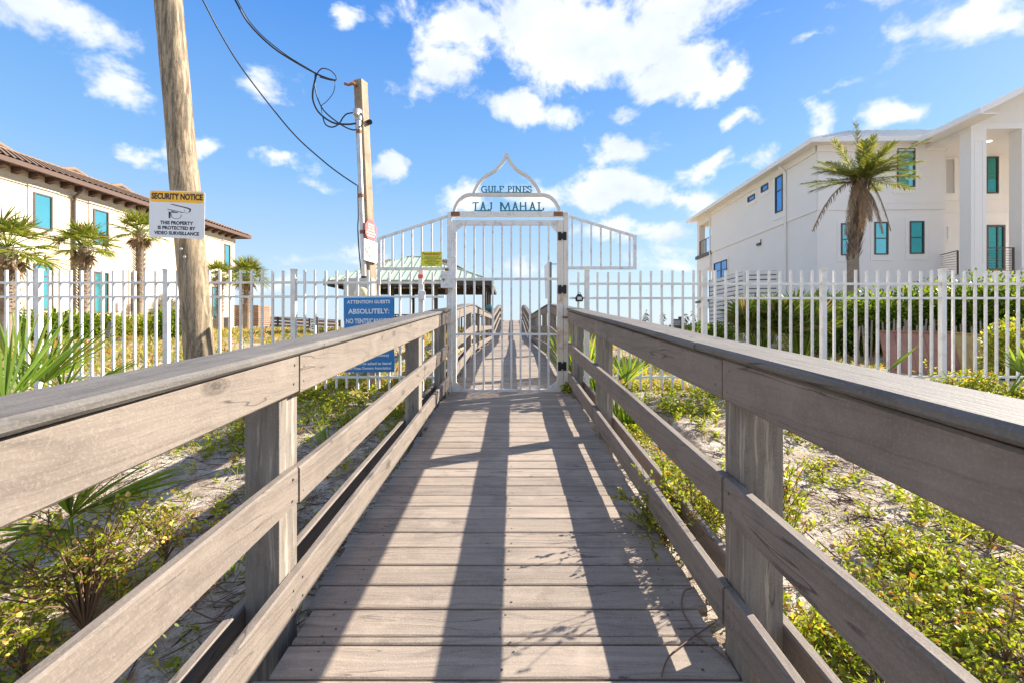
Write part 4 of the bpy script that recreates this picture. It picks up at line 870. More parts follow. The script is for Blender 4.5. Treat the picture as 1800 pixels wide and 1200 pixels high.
for k_ in range(5):
    mb = MB(); a = pc+sp2*k_; RP.box(mb, a, a+pw, -.5, 0, .3, zc); 
    for (u0, u1, z0, z1) in ((.13, .16, 3.9, 8.9), (pw-.16, pw-.13, 3.9, 8.9), (.13, pw-.13, 8.901, 8.93)): RP.box(mb, a+u0, a+u1, .0, .014, z0, z1)
    mb.build('porch_column', TRIMR, RH)
mb = MB(); RP.box(mb, pc, pc+sp2*4+pw, -.48, -.012, zc+.001, zg); RP.box(mb, pc, pc+.45, PD-.0, -.481, zc+.001, zg); mb.build('porch_beam', TRIMR, RH)
mb = MB(); RP.box(mb, pc+.46, pc+sp2*4, PD-BK+.01, -.49, zc+.05, zc+.12); mb.build('porch_ceiling', TRIMR, RH)
mb = MB(); RP.box(mb, pc-.03, pc+sp2*4+pw, PD-BK+.01, -.02, .3, 3.45); mb.build('porch_base', STUCR, RH)
mb = MB(); RP.box(mb, WX-.02, pc+.2, PD-BK+.01, -1.2, .3, 3.6); mb.build('porch_base', STUCR, RH)
for k_ in range(2):
    mb = MB(); u0, u1 = PX(1733.5)+sp2*k_, PX(1790)+sp2*k_; zt, z0 = EYE+138*18.8/800, EYE+97*18.8/800
    for q in range(9): RP.box(mb, u0, u1, -.2, -.185, z0+(zt-z0)*(q+.4)/9.6, z0+(zt-z0)*(q+.4)/9.6+.018)
    RP.box(mb, u0, u1, -.22, -.165, zt, zt+.035); RP.box(mb, u0, u0+.05, -.222, -.163, z0-.3, zt-.001); RP.box(mb, u1-.05, u1, -.222, -.163, z0-.3, zt-.001); mb.build('porch_railing', BRONZE, RH)
mb = MB(); a, b2 = P(1652, 449, 20.9), P(1683.5, 441, 19.6); a2, b3 = P(1652, 482, 20.9), P(1683.5, 483, 19.6)
for q in range(10): mb.beam(a2.lerp(a, q/9), b3.lerp(b2, q/9), .03 if q == 9 else .012, .035 if q == 9 else .016)
mb.beam(a2, a, .05, .05, (1, 0, 0)); mb.beam(b3, b2, .05, .05, (1, 0, 0)); mb.build('porch_railing', BRONZE, RH)
mb = MB(); c_ = P(1738, 246, 20); c_.z = zc+.045; mb.tube([c_, c_-Vector((0, 0, .02))], .1, 16); 
m, t, b_ = mat('lit_downlight'); b_.inputs['Emission Color'].default_value = (1, .95, .85, 1); b_.inputs['Emission Strength'].default_value = 1.5; mb.build('porch_light', m, RH)
# gable
gw = sp2*4+pw; gp = .50; mid = gw/2; mb = MB()
mb.prism([(pc-.0, zg+.004), (pc+gw, zg+.004), (pc+gw, zg+.2), (pc+mid, zg+gp*(mid+.5)), (pc, zg+.2)], RP.p(0, -.02, 0), RP.u, Vector((0, 0, 1)), -RP.n, .3); mb.build('gable_wall', STUCR, RH)
METAL = plain('pale_metal_roof', (.62, .62, .60), .4, .3, .04, 2)
mb = MB()
for s_ in (0, 1):
    a = (pc-.65, zg-.03) if s_ == 0 else (pc+gw+.65, zg-.03); b2 = (pc+mid, zg-.03+gp*(mid+.65))
    P1, P2 = Vector((0, 0, 0)), 0
    mb.prism([a, b2, (b2[0], b2[1]+.14), (a[0], a[1]+.14)], RP.p(0, 1.1, 0), RP.u, Vector((0, 0, 1)), -RP.n, 7.3)
mb.build('gable_roof', METAL, RH)
mb = MB(); a = (pc-.7, zg-.10); b2 = (pc+mid, zg-.10+gp*(mid+.7)); mb.prism([a, b2, (b2[0], b2[1]+.26), (a[0], a[1]+.26)], RP.p(0, 1.18, 0), RP.u, Vector((0, 0, 1)), -RP.n, .078)
a = (pc+gw+.7, zg-.10); mb.prism([a, b2, (b2[0], b2[1]+.26), (a[0], a[1]+.26)], RP.p(0, 1.181, 0), RP.u, Vector((0, 0, 1)), -RP.n, .078)
RP.box(mb, pc-.78, pc-.66, PD+.6, 1.19, zg-.12, zg+.12); RP.box(mb, pc-.658, pc-.002, PD+.6, 1.09, zg-.10, zg-.05); mb.build('gable_trim', TRIMR, RH)
# main hip roof
ov = .55; c4 = [RF.p(-ov, ov, zE+.1), RF.p(13.5, ov, zE+.1), RF.p(13.5, -(uB-21)-ov, zE+.1), RF.p(-ov, -(uB-21)-ov, zE+.1)]; dd = 5.2
r0, r1 = RF.p(-ov+dd, ov-dd, zE+.1+dd*.48), RF.p(-ov+dd, -(uB-21)-ov+dd, zE+.1+dd*.48); r2, r3 = RF.p(13.5-dd, ov-dd, zE+.1+dd*.48), RF.p(13.5-dd, -(uB-21)-ov+dd, zE+.1+dd*.48)
mb = MB(); mb.add(c4+[r0, r2, r3, r1], [(0, 1, 5, 4), (1, 2, 6, 5), (2, 3, 7, 6), (3, 0, 4, 7), (4, 5, 6, 7)]); mb.build('roof', METAL, RH)
mb = MB()
for i in range(1, 26):
    u_ = -ov+i*.55; k_ = min(dd, i*.55, 99); mb.beam(RF.p(u_, ov, zE+.12), RF.p(u_, ov-k_, zE+.12+k_*.48), .03, .035)
for i in range(1, 27):
    k_ = min(dd, i*.55); mb.beam(RF.p(-ov, ov-i*.55, zE+.12), RF.p(-ov+k_, ov-i*.55, zE+.12+k_*.48), .03, .035)
mb.build('roof_seam', METAL, RH)
mb = MB(); LN = uB-21+ov
RF.box(mb, -ov, WX+.2, -.0, ov, zE-.04, zE+.09); RF.box(mb, -ov-.09, WX+.2, ov, ov+.09, zE-.10, zE+.12); RF.box(mb, -ov-.09, -ov, -LN, ov-.001, zE-.10, zE+.12); RF.box(mb, -ov+.001, -.0, -LN, -.001, zE-.04, zE+.09); RF.box(mb, 0.001, 6, -LN, -(uB-21), zE-.04, zE+.09)
RF.box(mb, -.05, WX, .031, .10, zE-.34, zE-.041); RS.box(mb, 21.06, uE, .031, .10, zE-.34, zE-.041); mb.build('eave', TRIMR, RH)
# slatted white screen beside the house
sc = thing('slatted_screen', P(1367, 575, 15), 'white horizontal slat screen fence beside the white house', 'fence')
pts = [P(1248, 493, 17.5), P(1310, 477, 15.3), P(1367, 475.5, 15.0)]; GAPSHADE = plain('slat_gap_shade', (.16, .14, .13), .9); SCM = plain('white_slats', (.78, .74, .69), .7, 0, .03, 8)
for (p, q) in zip(pts, pts[1:]):
    mb = MB(); hz = 1.9
    for k_ in range(13): mb.beam(p-Vector((0, 0, .07+k_*.15)), q-Vector((0, 0, .07+k_*.15)), .03, .115)
    mb.build('slat_panel', SCM, sc); MB().beam(p-Vector((0, -.06, 1.0)), q-Vector((0, -.06, 1.0)), .02, 2.0).build('gap_shade_sheet', GAPSHADE, sc); MB().box(q.x-.02, q.x+.07, q.y+.02, q.y+.11, .5, q.z+.01).build('post', SCM, sc)  # dark sheet added behind the slats, its colour standing for shade in the gaps
# ------------------------------------------------------------ vegetation
PALMG = leafmat('palm_green', (.09, .135, .012), (.17, .21, .02), (.34, .33, .05), .42, .4, (.30, .19, .08), .07)
PALMG2 = leafmat('palmetto_green', (.08, .15, .02), (.15, .24, .025), (.32, .38, .05), .4, .35)
DATEG = leafmat('date_palm_green', (.10, .125, .03), (.19, .21, .045), (.38, .34, .08), .45, .4, (.30, .22, .10), .06)
DEADF = leafmat('dead_frond', (.22, .14, .08), (.30, .20, .12), (.38, .27, .17), .15, .8)
HEDG = leafmat('hedge_leaf', (.04, .09, .008), (.12, .19, .015), (.42, .43, .03), .4, .35)
WEEDG = leafmat('weed_leaf', (.14, .20, .02), (.30, .34, .03), (.56, .50, .07), .45, .5, (.34, .15, .05), .07)
BUSHG = leafmat('bush_leaf', (.14, .20, .012), (.32, .37, .02), (.58, .54, .06), .5, .45, (.42, .20, .05), .12)
GRASSG = leafmat('grass_blade', (.10, .18, .02), (.20, .30, .03), (.40, .42, .06), .4, .45)
FIELDG = leafmat('dune_grass_blade', (.16, .20, .03), (.36, .33, .05), (.55, .36, .09), .35, .6, (.42, .17, .06), .16)
LITTER = leafmat('dry_litter', (.09, .06, .045), (.20, .13, .085), (.34, .23, .15), .0, .9)
STEM = plain('woody_stem', (.16, .095, .055), .85, 0, .3, 30)
FLOWER = plain('yellow_flower', (.80, .50, .12), .8, 0, .3, 30)
FLOWERP = plain('cream_seed_head', (.70, .58, .38), .9, 0, .2, 30)
TRUNK = plain('palm_trunk', (.30, .23, .17), .9, 0, .45, 14, bump=.8); BOOT = leafmat('palm_boot', (.20, .15, .11), (.34, .27, .20), (.48, .40, .31), 0, .9)
def fan(L, p0, d, pet, bl, nb=22, spread=230, droop=.25, wid=.035, up=(0, 0, 1), roll=0.0, stems=None):
    d = Vector(d).normalized(); s = d.cross(Vector(up))
    if s.length < .05: s = d.cross(Vector((0, 1, 0)))
    s.normalize(); s = (Matrix.Rotation(roll, 3, d) @ s); nrm = s.cross(d)
    hub = Vector(p0)+d*pet-Vector((0, 0, 1))*pet*.12
    if stems is not None: stems.append((Vector(p0), hub))
    a = np.linspace(-spread/2, spread/2, nb)*math.pi/180+RNG.normal(0, .015, nb)
    d_, s_, n_ = np.array(d), np.array(s), np.array(nrm)
    D_ = np.cos(a)[:, None]*d_+np.sin(a)[:, None]*s_+n_*(.18*np.sin(a)[:, None]**2)+RNG.normal(0, .035, (nb, 3))
    S_ = -np.sin(a)[:, None]*d_+np.cos(a)[:, None]*s_+n_*RNG.uniform(-.9, .9, (nb, 1))
    Ln = bl*(.72+.28*np.cos(a*.8))*RNG.uniform(.9, 1.08, nb)
    L.append(strips(np.repeat(np.array(hub)[None], nb, 0), D_, S_, Ln, wid, droop*RNG.uniform(.5, 1.3, nb), [(0, .25), (.25, .95), (.5, 1), (.78, .5), (1, .03)]))
def stem_mesh(mb, stems, r):
    for a, b in stems: mb.tube([a, (a+b)/2+Vector((0, 0, (b-a).length*.03)), b], [r*1.2, r, r*.7], 5, False)
def sabal(x, ytop, ybase, D, R_, tr, label, nf=30, seed=0, dead=8):
    random.seed(seed); c_ = P(x, ytop, D); gz_ = ground(c_.x, D); t = thing('sabal_palm', (c_.x, D, gz_), label, 'palm tree', 'cabbage palms along the cream house'); H = c_.z-gz_
    mb = MB(); k_ = 12; bark_tube(mb, [(c_.x, D, gz_-.2), (c_.x+.03, D, gz_+H*.5), (c_.x, D, c_.z)], [tr*1.25, tr*.95, tr*.9], 16, .01); tk = mb.build('trunk', TRUNK, t)
    P0, DD, SS = [], [], []
    z = gz_+H*.30; i = 0
    while z < c_.z-.05:
        for k_ in range(7):
            a = k_*2*math.pi/7+(i % 2)*.45; o_ = Vector((math.cos(a), math.sin(a), 0)); P0.append((c_.x+o_.x*tr*.9, D+o_.y*tr*.9, z)); e_ = Vector((-o_.y, o_.x, 0))*(.55 if i % 2 else -.55)+o_*.55+Vector((0, 0, .9)); DD.append(e_); SS.append(Vector((-o_.y, o_.x, 0)))
        z += .10; i += 1
    v, f = strips(P0, DD, SS, .26, .085, 0, [(0, 1.2), (.5, .7), (1, .45)]); np_mesh('boot', v, f, BOOT, tk)
    L = []; stems = []
    for i in range(nf):
        a = i*2.4+random.uniform(-.2, .2); e_ = -0.35+1.75*(i/nf)**1.0+random.uniform(-.12, .12); d = Vector((math.cos(a)*math.cos(e_), math.sin(a)*math.cos(e_), math.sin(e_)))
        fan(L, c_+d*tr*.4, d, R_*random.uniform(.42, .55), R_*random.uniform(.52, .68), 20, 200, .35 if e_ < .8 else .15, R_*.034, roll=random.uniform(-.4, .4), stems=stems)
    v, f = joinvf(L); cr = np_mesh('crown', v, f, PALMG, t); mb = MB(); stem_mesh(mb, stems, .014); mb.build('leaf_stalk', GRASSG, cr)
    L = []
    for i in range(dead):
        a = i*2.4+1; e_ = random.uniform(-1.2, -.6); d = Vector((math.cos(a)*math.cos(e_), math.sin(a)*math.cos(e_), math.sin(e_))); fan(L, c_-Vector((0, 0, .08)), d, R_*.22, R_*.38, 12, 120, .5, R_*.05, roll=random.uniform(-1, 1))
    v, f = joinvf(L); np_mesh('dead_leaf', v, f, DEADF, t)
sabal(12, 437, 590, 13, 1.25, .22, 'leftmost cabbage palm, thick trunk cut by the photo edge', 26, 1)
sabal(147, 432, 560, 16.5, 1.08, .16, 'cabbage palm in front of the brown downspout of the cream house', 30, 2)
sabal(245, 408, 580, 19.5, 1.08, .14, 'taller slim cabbage palm left of the security sign', 28, 3)
sabal(386, 484, 575, 26, 1.0, .16, 'cabbage palm mostly hidden behind the round pole', 26, 4)
sabal(434, 486, 572, 28, 1.35, .2, 'cabbage palm at the far corner of the cream house', 36, 5)
def rachis(L, stems, p0, d, Ln, droop, nl, ll, lw, side=None, vee=.5, ldroop=.15):
    d = Vector(d).normalized(); pts = []
    for i in range(nl+1):
        t_ = i/nl; pts.append(Vector(p0)+d*Ln*t_-Vector((0, 0, 1))*droop*Ln*t_**2.2)
    stems.append(pts); P0, DD, SS, LL = [], [], [], []
    for i in range(2, nl):
        tan = (pts[i+1]-pts[i-1]).normalized(); s = tan.cross(Vector((0, 0, 1)))
        if s.length < .05: s = Vector((1, 0, 0))
        s.normalize(); upv = s.cross(tan)
        for sg_ in (-1, 1):
            for rep in (0, 1):
                P0.append(pts[i]+tan*random.uniform(-.5, .5)*Ln/nl); w = random.uniform(-.25, .55)
                DD.append(tan*(.75+.5*i/nl)+s*sg_*random.uniform(.7, 1)+upv*w*vee*1.6); SS.append(tan); LL.append(ll*(math.sin(math.pi*min(1, .18+.75*i/nl))**.6)*random.uniform(.8, 1.1))
    L.append(strips(P0, DD, SS, np.array(LL), lw, ldroop, BLADE))
random.seed(11)
D = 12.2; cT = P(1514, 318, D); gz_ = ground(P(1500, 0, D).x, D); bx_ = P(1501, 0, D).x
dp = thing('date_palm', (bx_, D, gz_), 'tall shaggy date palm in front of the white house', 'palm tree')
mid_ = P(1499, 455, D); mb = MB(); bark_tube(mb, [(bx_, D, gz_-.2), tuple(mid_), tuple(P(1507, 380, D)), tuple(cT)], [.15, .135, .13, .14], 18, .012); tk = mb.build('trunk', TRUNK, dp)
P0, DD, SS = [], [], []; z0_ = mid_.z-.1
for i in range(58):
    f_ = i/57; z = z0_+(cT.z-z0_)*f_; r_ = .10+.075*f_**.8; cx_ = mid_.x+(cT.x-mid_.x)*f_
    for k_ in range(11):
        a = k_*2*math.pi/11+i*.62; o_ = Vector((math.cos(a), math.sin(a), 0)); P0.append((cx_+o_.x*r_, D+o_.y*r_, z)); DD.append(o_*.35+Vector((0, 0, 1))+Vector((random.uniform(-.3, .3), random.uniform(-.3, .3), 0))); SS.append(Vector((-o_.y, o_.x, 0)))
v, f = strips(P0, DD, SS, RNG.uniform(.14, .30, len(P0)), .04, -.0, [(0, 1.2), (.5, .8), (1, .3)]); np_mesh('boot', v, f, leafmat('date_boot', (.12, .085, .06), (.24, .17, .12), (.38, .29, .22), 0, .9), tk)
L, stems = [], []
spec = [(-95, 55, 1.25, .55), (-60, -10, 1.35, .6)]
FD = [(-1.35, .38, .45, .1, 1.15), (-1.05, .55, .3, .2, 1.2), (-.55, 1.05, .3, .0, 1.5), (-.05, 1.3, .12, .1, 1.55), (.35, 1.2, .2, .1, 1.35), (.65, .95, .25, .2, 1.6), (1.0, .72, .3, -.2, 1.85), (1.15, .55, .3, .25, 1.75), (1.2, .12, .25, -.3, 1.2), (1.3, -.1, .2, .1, 1.35), (-1.4, -.02, .15, .1, 1.45), (-1.2, .2, .5, -.4, 1.1),
      (.1, .8, .5, -.9, 1.2), (-.5, .6, .5, -1.0, 1.15), (.7, .35, .5, -.9, 1.2), (-.9, .3, .5, -.8, 1.2), (0, .9, .4, .9, 1.3), (.6, .5, .5, 1.0, 1.3), (-.6, .5, .5, 1.0, 1.3), (1.0, .9, .4, .2, 1.3), (-.75, .85, .35, .5, 1.2), (.05, 1.2, .15, -.4, 1.1), (.35, .45, .6, -1, 1.1), (-.2, .4, .6, -1.1, 1.05), (.9, .25, .55, .6, 1.1), (-.3, 1.1, .2, -.5, .95), (.4, 1.0, .3, -.6, 1.0), (.8, .7, .4, -.7, 1.1), (-.85, .5, .5, -.2, 1.25), (.15, .6, .7, -1.2, .9), (-.4, .2, .7, -1.0, .95), (.6, .1, .6, -.8, 1.0), (-1.0, .05, .5, .3, 1.1)]
for (dx, dz, dr, dy, ln_) in FD: rachis(L, stems, cT+Vector((dx*.05, dy*.05, random.uniform(-.1, .15))), (dx, dy, dz), ln_*1.04, dr*.42, 38, .30, .016)
v, f = joinvf(L); cr = np_mesh('crown', v, f, DATEG, dp); mb = MB()
for pts in stems: mb.tube(pts, [.016*(1-.8*i/len(pts)) for i in range(len(pts))], 5, False)
mb.build('leaf_stalk', GRASSG, cr)
L, stems = [], []
for (dx, dz, dy, ln_, st0) in [(-.75, -.2, -.2, 1.45, 0), (-.45, -.5, -.3, 1.1, .0), (-.25, -1, -.4, .8, -.1), (.35, -.9, -.4, .9, .0), (.3, -.7, .4, .8, 0), (-.1, -1, -.5, .6, -.2), (.2, -1, -.5, .75, -.3)]:
    L, stems = [], []; rachis(L, stems, cT+Vector((dx*.3, dy*.3, st0)), (dx, dy, dz), ln_, .75, 26, .17, .02, vee=.2, ldroop=.8); v, f = joinvf(L); dl = np_mesh('dead_leaf', v, f, DEADF, dp); MB().tube(stems[0], .012, 5, False).build('leaf_stalk', DEADF, dl)

def bush(name, label, cat, base, rad, nst, leaf, nl, lm, group=None, flowers=0, fm=None, lw=.42, sub=5, droop=.1, rise=1.0, stem_r=.004):
    base = Vector(base); t = thing(name, base, label, cat, group); mb = MB(); P0, DD = [], []; tips = []
    for i in range(nst):
        a = random.uniform(0, 2*math.pi); r = math.sqrt(random.random()); e_ = Vector((math.cos(a)*r*rad[0], math.sin(a)*r*rad[1], rad[2]*(1-.45*r*r)*random.uniform(.55, 1.05)*rise))
        c1 = base+Vector((e_.x*.25, e_.y*.25, e_.z*.6)); tip = base+e_
        pts = [base, c1, base.lerp(tip, .6)+Vector((0, 0, e_.z*.12)), tip]; pts = [Vector(q) for q in spl([tuple(p) for p in pts], 3)]
        mb.tube(pts, [stem_r*(1-.8*k_/len(pts)) for k_ in range(len(pts))], 4, False); tips.append(tip)
        for s_ in range(sub):
            k_ = random.randint(len(pts)//3, len(pts)-1); p = pts[k_]; sd = Vector((random.uniform(-1, 1)*rad[0], random.uniform(-1, 1)*rad[1], random.uniform(-.1, .7)*rad[2])).normalized()*random.uniform(.15, .38)*(rad[0]+rad[2])*.5
            mb.tube([p, p+sd*.6+Vector((0, 0, .01)), p+sd], stem_r*.4, 3, False); tips.append(p+sd)
            for q in range(nl):
                f_ = random.uniform(.1, 1.05); P0.append(tuple(p+sd*f_)); dd = sd.normalized()*.5+Vector(RNG.normal(0, .7, 3))+Vector((0, 0, .25)); DD.append(tuple(dd))
    n = len(P0); v, f = strips(P0, DD, rdirs(n), leaf*RNG.uniform(.6, 1.2, n), leaf*lw*RNG.uniform(.8, 1.15, n), droop, LEAF)
    np_mesh('foliage', v, f, lm, t); mb.build('stem', STEM, t)
    if flowers:
        fb = MB(); r_ = .0095
        vs = [Vector(d_)*r_*random.uniform(.75, 1.1) for d_ in [(0, 0, 1)]+[(math.cos(k_*math.pi/3), math.sin(k_*math.pi/3), .45) for k_ in range(6)]+[(math.cos(k_*math.pi/3+.5), math.sin(k_*math.pi/3+.5), -.4) for k_ in range(6)]+[(0, 0, -1)]]
        fb.add(vs, [(0, 1+k_, 1+(k_+1) % 6) for k_ in range(6)]+[(1+k_, 7+k_, 1+(k_+1) % 6) for k_ in range(6)]+[(7+k_, 7+(k_+1) % 6, 1+(k_+1) % 6) for k_ in range(6)]+[(13, 7+(k_+1) % 6, 7+k_) for k_ in range(6)])
        me = fb.mesh('flower_head'); me.materials.append(fm or FLOWER)
        for i in range(flowers):
            fo = bpy.data.objects.new('flower_head', me); C.objects.link(fo); fo.parent = t; fo.location = random.choice(tips)-base; s_ = random.uniform(.7, 1.3); fo.scale = (s_, s_, s_); fo.rotation_euler = (random.uniform(-1, 1), random.uniform(-1, 1), 0)
    return t
def G2(x, y):
    D = 3.0
    for i in range(30): D = .5*D+.5*max(.4, (EYE-ground((x-900)/800*D, D))*800/max(6, y-575))
    X = (x-900)/800*D; return Vector((X, D, ground(X, D)))
# hedges and shrubs beyond the fences
def shrub(x, ybase, ytop, D, wpx, label, group, n, leaf=.075, lm=None, dep=.9, name='shrub'):
    b = P(x, 0, D); g_ = ground(b.x, D); H = P(0, ytop, D).z-g_; w = wpx/2*D/800; t = thing(name, (b.x, D, g_), label, 'shrub', group)
    u = RNG.uniform(-1, 1, (n*2, 3)); u = u[np.sum(np.abs(u)**3, 1)**(1/3) < 1][:n]; n = len(u)
    ph = RNG.uniform(0, 9); s = .93+.12*np.sin(u[:, 0]*7+ph)+.07*np.sin(u[:, 1]*9+u[:, 0]*17); u = u*(.5+.5*RNG.random((n, 1))**.35)
    P_ = np.stack([b.x+u[:, 0]*w*1.05, D+u[:, 1]*dep, g_+(u[:, 2]*.5+.5)*H*s], 1)
    d_ = unit(u*np.array([1, 1, 1.2])+RNG.normal(0, .6, (n, 3))+np.array([0, 0, .5]))
    v, f = strips(P_, d_, rdirs(n), leaf*RNG.uniform(.6, 1.25, n), leaf*.5, .1, LEAF); np_mesh('foliage', v, f, lm or HEDG, t)
    mb = MB()
    for i in range(14):
        q = P_[random.randrange(n)]; mb.tube([(b.x+random.uniform(-.5, .5)*w, D+random.uniform(-.3, .3)*dep, g_-.05), tuple((Vector(q)+Vector((b.x, D, g_)))/2+Vector((0, 0, .1))), tuple(q)], [.018, .012, .004], 5, False)
    mb.build('branch', STEM, t)
    return t
gl = 'low shrubs along the cream house'
for i, (x, yt, D, w, lb_) in enumerate([(85, 543, 14.5, 90, 'bushy shrub beside the leftmost palm'), (150, 550, 15.5, 70, 'shrub at the foot of the palm by the downspout'), (205, 552, 16.5, 75, 'yellow green shrub below the small wall box'), (262, 555, 17.5, 70, 'shrub at the foot of the taller slim palm'), (305, 540, 15.5, 45, 'dark shrub just left of the round pole'), (25, 560, 15.2, 50, 'shrub at the far left edge below the leftmost palm')]): shrub(x, 590, yt, D, w, lb_, gl, 3400, .10, WEEDG if i in (2, 3, 5) else HEDG)
gr_ = 'tall leafy hedge shrubs before the white house'
for i, (x, yt, D, w, lb_) in enumerate([(1480, 520, 10.4, 130, 'hedge shrub at the foot of the date palm'), (1560, 507, 10.2, 120, 'hedge shrub just right of the date palm'), (1640, 498, 10.0, 110, 'middle hedge shrub under the three lower windows end'), (1715, 484, 9.6, 120, 'tall hedge shrub below the porch railing'), (1800, 484, 9.0, 130, 'tallest hedge shrub at the right edge of the photo'), (1900, 480, 9, 130, 'hedge shrub outside the right edge')]): shrub(x, 600, yt, D, w, lb_, gr_, 6500, .085, dep=.7)
shrub(1780, 640, 560, 6.9, 70, 'bright green shrub behind the fence at the right edge', gr_, 2600, .07, WEEDG, dep=.35)
shrub(1245, 600, 567, 14, 90, 'low dark green dune shrub behind the right fence post', gr_, 2600, .09, dep=.8)
shrub(1180, 600, 573, 22, 90, 'far low shrub on the dune crest right of the gate', gr_, 1500, .10, dep=.8)
def palmetto(base, fans, label, name='palmetto', wid=.03, group=None, lm=None):
    base = Vector(base); t = thing(name, base, label, 'palmetto', group); L = []; stems = []
    for (hub, d, bl, nb, spread, roll, droop) in fans:
        hub = Vector(hub); stems.append((base+Vector((random.uniform(-.04, .04), random.uniform(-.04, .04), 0)), hub)); fan(L, hub, d, .0, bl, nb, spread, droop, wid, roll=roll)
    v, f = joinvf(L); np_mesh('fan_leaf', v, f, lm or PALMG2, t); mb = MB(); stem_mesh(mb, stems, .008); mb.build('leaf_stalk', GRASSG, t); return t
# foreground palmettos on the left
b = G2(55, 800)
palmetto(P(60, 790, 2.9), [(P(78, 672, 2.95), (.62, .15, .75), .60, 40, 140, 0, .08), (P(38, 690, 2.7), (-.1, .1, 1), .58, 22, 80, .2, .06), (P(8, 712, 2.5), (-.15, .0, 1), .60, 20, 90, -.2, .05), (P(160, 676, 3.1), (.75, .15, .42), .33, 20, 90, .3, .05), (P(110, 690, 3.0), (.2, .2, .8), .30, 16, 140, .5, .1)], 'green palmetto fans rising behind the left railing near the photo edge', wid=.0135)
hb = P(122, 925, 2.15)
palmetto(P(128, 960, 2.15), [(P(125, 905, 2.15), (.7, .25, .45), .52, 34, 130, -.5, .12), (P(118, 930, 2.15), (-.8, -.1, -.05), .34, 18, 110, .8, .25)], 'palmetto with open fan seen between the top and middle left rails', wid=.019)
b = G2(1090, 690)
palmetto(P(1092, 680, 5.0), [(P(1088, 668, 5.0), (.6, .1, .6), .42, 16, 90, 0, .05), (P(1100, 672, 4.9), (.2, .1, .9), .38, 12, 90, .4, .05)], 'small palmetto tuft just right of the second right railing post', wid=.02)
b = G2(1585, 650); palmetto(P(1558, 662, 4.7), [(P(1562, 650, 4.7), (.85, .1, .55), .42, 4, 16, 0, -.02)], 'single slanting palmetto blade above the right cap rail', wid=.03)
palmetto(P(1780, 690, 4.4), [(P(1795, 655, 4.4), (.0, .1, 1), .30, 14, 130, 0, .05), (P(1815, 650, 4.4), (.4, .1, .8), .34, 12, 100, .3, .05)], 'palmetto fan at the right edge behind the cap rail', wid=.024)
random.seed(21)
for gi, (x0, x1, yt, D, n_, lb_) in enumerate([(1300, 1375, 512, 9.2, 16, 'left half of the big dark palmetto thicket behind the right fence'), (1365, 1450, 498, 9.0, 18, 'right half of the big dark palmetto thicket behind the right fence')]):
    fans = []; bb = P((x0+x1)/2, 0, D); bb.z = ground(bb.x, D)
    for i in range(n_*4):
        x = random.uniform(x0, x1); y = random.uniform(yt+38, 588); h_ = P(x, y, D+random.uniform(-.5, .5)); e_ = (x-(x0+x1)/2)/(x1-x0)
        fans.append((h_, (e_*1.2+random.uniform(-.4, .4), random.uniform(-.7, .3), random.uniform(.3, 1.2)), random.uniform(.42, .60), 20, random.uniform(130, 200), random.uniform(-.7, .7), .1))
    palmetto(bb, fans, lb_, wid=.035, group='palmetto thicket', lm=leafmat('dark_palmetto', (.05, .09, .012), (.10, .15, .02), (.26, .26, .04), .25, .4, (.3, .2, .09), .05))
# sand fences and leaning boards behind the right fence
sf = thing('sand_fence', (P(1640, 0, 8.3).x, 8.3, .6), 'weathered grey picket sand fence in front of the right hedge', 'fence'); mb = MB()
xx = 1505
while xx < 1790:
    D_ = 8.4+.15*math.sin(xx*.02); b = P(xx, 0, D_); b.z = ground(b.x, D_)-.1; tz = P(0, 566+random.uniform(-7, 8), D_).z; l_ = random.uniform(-.08, .1); mb.hexa([(b.x-.015, D_, b.z), (b.x+.015, D_, b.z), (b.x+.015, D_+.01, b.z), (b.x-.015, D_+.01, b.z), (b.x-.013+l_, D_, tz), (b.x+.013+l_, D_, tz), (b.x+.013+l_, D_+.01, tz), (b.x-.013+l_, D_+.01, tz)]); xx += random.choice((6, 7, 7, 8, 11))
mb.build('slat_panel', wood('grey_sand_fence', 2, (.38, .33, .28), (.2, .17, .14), knots=False), sf)
for nm_, xa, xb, ya, yb, col, lb_, npc in (('leaning_board', 1546, 1674, 583, 585, (.32, .17, .13), 'red brown boards leaning in the sand behind the right fence', 5), ('leaning_board', 1675, 1747, 586, 592, (.46, .34, .14), 'tan yellow boards leaning beside the red brown boards', 4)):
    D_ = 7.4 if npc == 5 else 7.55; mb = MB()
    for k_ in range(npc):
        a = P(xa+(xb-xa)*k_/npc+.4, ya+(yb-ya)*k_/npc, D_+.25); c = P(xa+(xb-xa)*(k_+1)/npc-.4, ya+(yb-ya)*(k_+1)/npc, D_+.25); g_ = ground(a.x, D_)-.1; sh = .04
        mb.hexa([(a.x-sh, D_, g_), (c.x-sh, D_, g_), (c.x-sh, D_+.03, g_), (a.x-sh, D_+.03, g_), (a.x, D_+.25, a.z), (c.x, D_+.25, c.z), (c.x, D_+.28, c.z), (a.x, D_+.28, a.z)])
    a = P(xa, ya, D_+.25); c = P(xb, yb, D_+.25); mb.beam(a+Vector((0, -.01, .012)), c+Vector((0, -.01, .012)), .05, .022)
    tag(mb.build(nm_, plain('board_'+str(npc), col, .85, 0, .2, 9, dirt=tuple(x*.55 for x in col), dirts=5, dirtamt=.6), None, (P(xa, 0, D_).x, D_, g_)), lb_, 'boards')
stk = thing('wooden_stake', (P(191, 0, 13).x, 13, .8), 'short dark leaning wooden stake in the grass left of the pole', 'stake'); mb = MB(); mb.beam(P(189, 594, 13), P(194, 566, 13.2), .09, .07); mb.build('stake_shaft', DARKW, stk)
